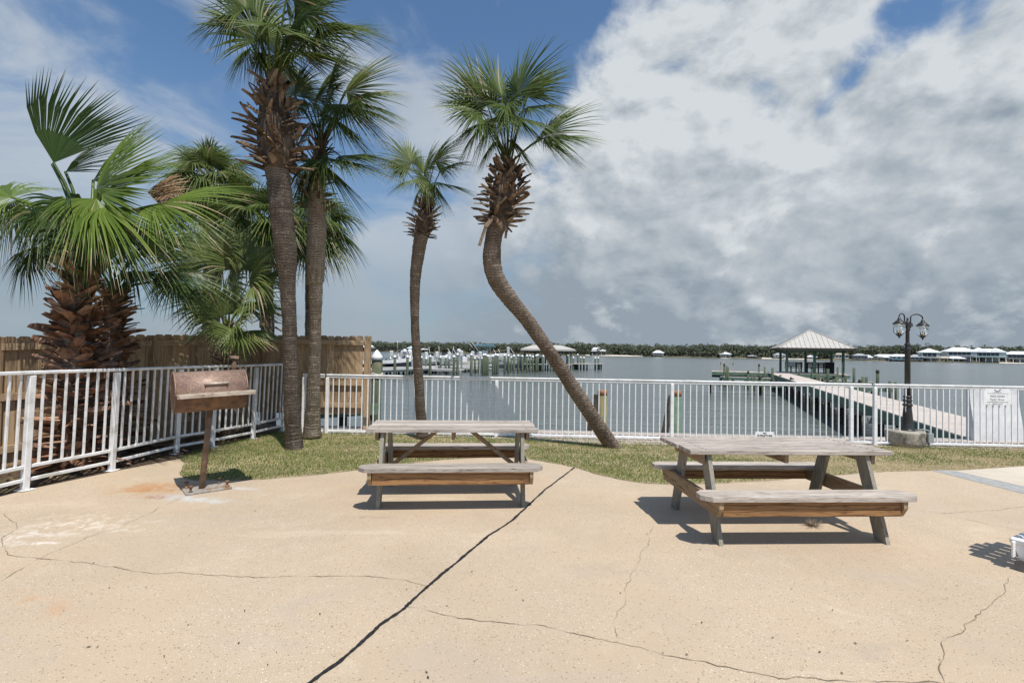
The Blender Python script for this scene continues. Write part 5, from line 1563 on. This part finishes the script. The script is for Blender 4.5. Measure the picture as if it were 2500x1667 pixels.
# ---- second palm of the pair
YB = 8.75
T = thing('sabal_palm', 'tall palm with tan ringed trunk right beside the tallest palm', 'palm tree', PD(761, 1062, YB))
trunk(T, [(762, 1066, 46, YB), (762, 1045, 40, YB), (764, 1000, 35, YB), (766, 940, 31, YB), (769, 880, 27, YB), (770, 800, 27, YB), (770, 720, 31, YB), (770, 696, 33, YB), (769, 690, 40, YB), (771, 640, 43, YB), (773, 570, 44, YB), (773, 510, 41, YB), (776, 440, 36, YB), (780, 370, 26, YB)], 'bark_tan', seed=4)
husks(T, axis_px([(774, 520), (776, 450), (780, 390), (784, 340)], YB), 70, .125, .08, .24, .22, .06, .4, 1.2, 'husk', seed=5, prof=[.14, .15, .13, .10])
rg = random.Random(8)
for (hx, hy, ang, L_, dy, face, sp) in [(845, 225, 50, 165, .0, -1.1, 125), (865, 235, 12, 140, .1, -.8, 110), (840, 255, -50, 140, -.1, -.7, 100), (720, 235, 80, 140, .0, -.9, 105), (770, 240, 65, 150, .1, -.8, 110), (880, 250, -15, 120, .2, -.5, 100), (730, 260, 195, 110, .0, -.5, 95), (850, 255, -25, 140, -.2, -.5, 115), (735, 225, 110, 130, .1, -.8, 120), (760, 260, 150, 110, .2, -.6, 110), (800, 220, 85, 150, .3, -.5, 120), (820, 290, -60, 130, -.3, -.5, 105), (760, 300, -130, 110, .3, -.4, 95), (800, 240, -95, 140, -.5, -.6, 100),
                                       (800, 385, -20, 160, -.3, -.5, 110), (790, 400, -60, 150, -.4, -.4, 100), (770, 400, -100, 160, -.3, -.5, 100), (760, 390, -135, 130, 0, -.4, 95), (830, 380, 5, 150, .2, -.3, 100), (750, 420, -110, 130, .4, 0, 90)]:
    pxfrond(T, (783 + rg.uniform(-6, 6), 345 + rg.uniform(-8, 20)), (hx, hy), ang, L_, YB, 'sabal_leaf', dy, face, n=56, spread=sp, droop=rg.uniform(.12, .36), rg=rg, hy=rg.uniform(-.2, .2) + dy * .3, pr=.014, fold=.45)
# ---- slender palm
YC = 8.85
T = thing('sabal_palm', 'short slender palm with small crown behind the middle picnic table', 'palm tree', PD(1031, 1064, YC))
trunk(T, [(1032, 1066, 30, YC), (1029, 1030, 26, YC), (1025, 980, 24, YC), (1020, 900, 22, YC), (1014, 800, 21, YC), (1012, 740, 22, YC), (1014, 680, 26, YC), (1021, 620, 31, YC), (1028, 580, 34, YC), (1036, 540, 30, YC), (1040, 480, 18, YC)], 'bark_brown', ring=.05, seed=6)
husks(T, axis_px([(1029, 580), (1035, 550), (1040, 515), (1042, 490)], YC), 95, .125, .08, .18, .17, .055, .1, 1.15, 'husk', seed=7, th=.018, curl=.4, prof=[.13, .18, .18, .13, .09])
rg = random.Random(12)
for (hx, hy, ang, L_, dy, face, sp) in [(1005, 398, 128, 110, -.1, -.9, 125), (985, 410, 165, 95, .0, -.7, 110), (1062, 395, 60, 110, .0, -.8, 125), (1080, 410, 20, 85, .1, -.5, 110), (1020, 435, 205, 95, -.2, -.5, 105), (1070, 445, -20, 95, -.3, -.4, 110), (1045, 440, -85, 90, -.5, -.6, 115), (1035, 425, 100, 85, .4, -.4, 110), (1030, 450, -120, 85, .2, -.3, 100), (1060, 450, -60, 80, .3, -.2, 100), (1040, 410, 80, 90, .1, -.5, 110)]:
    pxfrond(T, (1041 + rg.uniform(-4, 4), 492), (hx, hy), ang, L_, YC, 'sabal_pale', dy, face, n=54, spread=sp, droop=rg.uniform(.08, .28), rg=rg, hy=rg.uniform(-.15, .15) + dy * .3, pr=.010, fold=.4)
# ---- leaning palm
YD = G(1494, 1092).y
T = thing('sabal_palm', 'leaning palm with a strongly curved trunk in the middle', 'palm tree', G(1494, 1090))
trunk(T, [(1508, 1106, 40, YD), (1494, 1087, 36, YD), (1440, 1008, 35, YD), (1385, 925, 34, YD), (1330, 842, 33, YD), (1290, 785, 34, YD), (1250, 737, 38, YD), (1218, 692, 43, YD), (1203, 655, 44, YD), (1201, 615, 43, YD), (1206, 575, 43, YD), (1214, 545, 44, YD), (1226, 490, 40, YD), (1238, 430, 30, YD), (1240, 390, 20, YD)], 'bark_brown', ring=.036, seed=9)
husks(T, axis_px([(1216, 548), (1224, 510), (1230, 465), (1236, 425), (1238, 405)], YD), 140, .165, .11, .28, .22, .088, .0, 1.15, 'husk', seed=10, curl=.45, th=.025, prof=[.165, .23, .27, .25, .19, .12])
mb = MB()                                                   # long peeled straps hanging below the leaf bases
for (a, b, c_, w) in (((1205, 530), (1185, 555), (1170, 600), .07), ((1206, 530), (1222, 548), (1228, 562), .07), ((1238, 545), (1236, 565), (1234, 582), .06)):
    q0, q1, q2 = PD(*a, YD - .2), PD(*b, YD - .25), PD(*c_, YD - .22)
    for p, q in ((q0, q1), (q1, q2)): mb.beam(p, q, .022, w * (1 if p is q0 else .7), (1, 0, .3), tint=random.random())
mb.build('hanging_husk', 'husk', T, True)
rg = random.Random(15)
for (hx, hy, ang, L_, dy, face, sp) in [(1160, 265, 140, 150, .1, -.8, 105), (1290, 230, 65, 150, .2, -.8, 110), (1190, 258, 112, 200, .0, -.9, 120), (1175, 275, 165, 147, -.1, -.7, 110), (1265, 225, 84, 165, .0, -.8, 118), (1285, 235, 45, 141, .1, -.6, 105), (1225, 235, 100, 177, .4, -.6, 115), (1328, 332, 48, 159, .0, -.7, 100), (1332, 335, 5, 147, .1, -.4, 90), (1325, 338, -35, 129, -.2, -.3, 85),
                                       (1190, 290, 215, 147, -.2, -.5, 100), (1180, 300, 240, 141, -.3, -.5, 100), (1245, 265, -60, 141, -.5, -.7, 110), (1265, 285, -25, 141, -.3, -.6, 105), (1215, 275, -110, 153, -.5, -.6, 105), (1290, 260, 10, 129, .2, -.5, 110), (1205, 345, -125, 100, .3, -.2, 90), (1250, 340, -50, 106, .4, -.1, 95), (1240, 250, -95, 118, -.7, -.8, 110), (1200, 240, 135, 177, .2, -.7, 115)]:
    pxfrond(T, (1240 + rg.uniform(-7, 7), 405), (hx, hy), ang, L_, YD, 'sabal_leaf', dy, face, n=54, spread=sp, droop=rg.uniform(.08, .28), rg=rg, hy=rg.uniform(-.2, .2) + dy * .35, pr=.013, fold=.4)
# ---- palms beyond the timber fence
YE = 12.2
T = thing('sabal_palm', 'dense crowned palm behind the timber fence, left of the tallest palm', 'palm tree', PD(516, 1040, YE), 0)
trunk(T, [(520, 1040, 44, YE), (517, 900, 40, YE), (515, 800, 38, YE), (518, 700, 40, YE), (520, 620, 44, YE), (518, 540, 46, YE), (514, 480, 34, YE)], 'bark_grey', seed=12)
husks(T, axis_px([(520, 610), (518, 560), (515, 500), (513, 470)], YE), 60, .26, .2, .36, .3, .09, .1, 1.0, 'husk', seed=13)
crown(T, PD(512, 440, YE), 38, .90, .62, 'sabal_pale', 88, -50, 21, .5, 36)
YF = 11.8
T = thing('sabal_palm', 'short crowned palm behind the timber fence, just behind the tallest palm trunk', 'palm tree', PD(653, 1040, YF), 0)
trunk(T, [(655, 1040, 36, YF), (654, 860, 32, YF), (652, 760, 30, YF), (648, 690, 34, YF), (644, 620, 30, YF), (640, 560, 24, YF)], 'bark_brown', seed=14)
husks(T, axis_px([(652, 800), (650, 740), (646, 680), (642, 600), (640, 560)], YF), 60, .19, .17, .30, .26, .06, -.3, 1.0, 'husk', seed=15)
crown(T, PD(638, 540, YF), 36, .88, .65, 'sabal_leaf', 80, -60, 22, .5, 36)
YG = 12.6
T = thing('sabal_palm', 'palm crown showing behind the tan ringed trunk of the pair', 'palm tree', PD(762, 1030, YG), 0)
trunk(T, [(762, 1040, 36, YG), (763, 800, 34, YG), (764, 640, 34, YG), (765, 560, 24, YG)], 'bark_brown', seed=16)
crown(T, PD(766, 540, YG), 26, .92, .55, 'sabal_leaf', 75, -60, 23, .7, 34)
# ---- young palm between the railing and the timber fence
YH = 8.5
T = thing('young_palm', 'young palm with blue green fans growing between railing and timber fence', 'palm tree', PD(556, 1060, YH))
trunk(T, [(556, 1082, 30, YH), (556, 980, 26, YH), (555, 900, 24, YH), (556, 840, 26, YH), (558, 790, 20, YH)], 'bark_brown', seed=17)
husks(T, axis_px([(556, 910), (556, 870), (557, 830), (558, 790)], YH), 34, .10, .08, .22, .22, .05, .3, 1.1, 'husk', seed=18)
rg = random.Random(31)
for (hx, hy, ang, L_, dy, face, sp) in [(505, 640, 135, 165, -.1, -.9, 85), (540, 625, 80, 150, -.1, -.8, 100), (500, 655, 178, 120, -.1, -.6, 80), (608, 685, 60, 140, -.2, -.8, 105), (620, 690, 15, 130, -.2, -.7, 100), (585, 655, 100, 140, .0, -.7, 100), (520, 750, 130, 120, -.4, -.7, 95), (545, 770, 95, 110, -.5, -.8, 105), (575, 790, 40, 110, -.5, -.6, 110), (560, 800, -70, 90, -.6, -.6, 120), (590, 810, -20, 100, -.5, -.5, 110), (530, 800, 200, 90, -.3, -.4, 100), (600, 740, -10, 120, .2, -.3, 100), (560, 700, 85, 120, .3, -.3, 110), (500, 720, 210, 100, .1, -.2, 100)]:
    pxfrond(T, (557 + rg.uniform(-4, 4), 800), (hx, hy), ang, L_, YH, 'sabal_pale', dy, face, n=36, spread=sp, droop=rg.uniform(.25, .5), rg=rg, hy=rg.uniform(-.15, .15) + dy * .5, pr=.010, fold=.3, split=.5)
# ---- big fan palm on the left, skirted with reddish leaf bases
YW = 6.35
T = thing('fan_palm', 'big bright green fan palm with reddish brown leaf bases on the left', 'palm tree', PD(190, 1160, YW))
b0 = PD(190, 1160, YW); b0.z = 0
WM_ = axis_px([(190, 1170), (190, 1050), (190, 950), (190, 860), (192, 780), (196, 700), (200, 620)], YW)
trunk(T, [(190, 1180, 66, YW), (190, 1000, 62, YW), (190, 850, 56, YW), (194, 720, 46, YW), (202, 600, 40, YW), (214, 540, 30, YW)], 'bark_brown', seed=20)
husks(T, WM_, 320, .235, .10, .32, .22, .14, .0, 1.0, 'husk_red', seed=21, curl=.35, th=.016)
WB = 'fan_leaf'; rg = random.Random(41)
WPX = [ # hub, angle, length px, dy, face, spread, material, split, droop
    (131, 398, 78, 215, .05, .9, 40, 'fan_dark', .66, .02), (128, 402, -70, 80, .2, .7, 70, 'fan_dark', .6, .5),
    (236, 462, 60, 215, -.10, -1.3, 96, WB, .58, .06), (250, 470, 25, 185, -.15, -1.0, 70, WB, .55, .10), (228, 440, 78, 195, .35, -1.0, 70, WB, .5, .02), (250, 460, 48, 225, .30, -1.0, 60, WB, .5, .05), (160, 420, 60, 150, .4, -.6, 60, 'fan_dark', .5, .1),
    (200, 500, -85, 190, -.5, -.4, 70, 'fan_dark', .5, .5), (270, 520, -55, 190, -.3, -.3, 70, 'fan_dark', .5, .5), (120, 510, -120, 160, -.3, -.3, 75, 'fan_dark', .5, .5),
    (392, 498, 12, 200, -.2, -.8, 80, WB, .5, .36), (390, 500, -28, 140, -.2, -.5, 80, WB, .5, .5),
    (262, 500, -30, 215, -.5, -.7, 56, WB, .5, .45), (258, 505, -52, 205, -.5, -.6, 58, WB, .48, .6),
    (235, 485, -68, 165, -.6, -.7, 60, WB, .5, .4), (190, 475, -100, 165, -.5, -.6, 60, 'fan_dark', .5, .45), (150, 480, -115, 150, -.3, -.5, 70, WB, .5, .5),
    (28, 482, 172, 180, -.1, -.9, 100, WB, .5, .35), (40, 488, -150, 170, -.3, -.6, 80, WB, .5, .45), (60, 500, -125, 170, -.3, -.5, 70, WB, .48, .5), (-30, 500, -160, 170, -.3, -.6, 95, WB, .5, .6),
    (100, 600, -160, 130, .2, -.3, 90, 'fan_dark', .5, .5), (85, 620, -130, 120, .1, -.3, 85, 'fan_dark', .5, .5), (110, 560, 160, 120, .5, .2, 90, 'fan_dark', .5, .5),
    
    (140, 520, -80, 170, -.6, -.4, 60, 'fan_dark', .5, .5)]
for (hx, hy, ang, L_, dy, face, sp, m_, spl, dr) in WPX:
    pxfrond(T, (212 + rg.uniform(-14, 14), 590), (hx, hy), ang, L_, YW, m_, dy, face, n=44, spread=sp, droop=dr, rg=rg, hy=dy * .6 + rg.uniform(-.1, .1), pr=.022, fold=.25, split=spl, wind=3.0, sag=.10, stiff=.45)
# one dead folded frond
mb = MB(); frond(mb, PD(360, 470, YW + .4), (1, 0, .15), (0, -1, .4), .55, n=30, spread=50, droop=.2, rg=rg, split=.7)
mb.build('dead_frond', 'dead_frond', T, True)
# ---- second fan palm behind it
YX = 7.35
T = thing('fan_palm', 'smaller dark fan palm tucked behind the big fan palm, right of it', 'palm tree', PD(270, 1120, YX))
trunk(T, [(282, 1130, 56, YX), (282, 950, 50, YX), (278, 800, 36, YX), (276, 720, 28, YX)], 'bark_brown', seed=24)
husks(T, axis_px([(284, 1100), (284, 960), (281, 860), (278, 790), (276, 740), (275, 710)], YX), 150, .17, .08, .26, .22, .11, .0, 1.05, 'husk_red', seed=25, curl=.35)
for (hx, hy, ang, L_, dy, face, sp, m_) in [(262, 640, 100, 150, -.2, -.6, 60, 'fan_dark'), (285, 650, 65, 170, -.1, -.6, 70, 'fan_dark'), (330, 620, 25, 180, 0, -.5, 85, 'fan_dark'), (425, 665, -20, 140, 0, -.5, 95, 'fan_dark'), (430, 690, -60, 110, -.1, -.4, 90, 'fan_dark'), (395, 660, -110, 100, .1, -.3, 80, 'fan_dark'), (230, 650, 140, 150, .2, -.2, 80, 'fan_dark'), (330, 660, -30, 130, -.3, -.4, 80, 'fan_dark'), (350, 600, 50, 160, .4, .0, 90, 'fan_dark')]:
    pxfrond(T, (275, 715), (hx, hy), ang, L_, YX, m_, dy, face, n=38, spread=sp, droop=rg.uniform(.3, .5), rg=rg, hy=dy * .5, pr=.018, fold=.3, wind=1.5, sag=.08, stiff=.5)
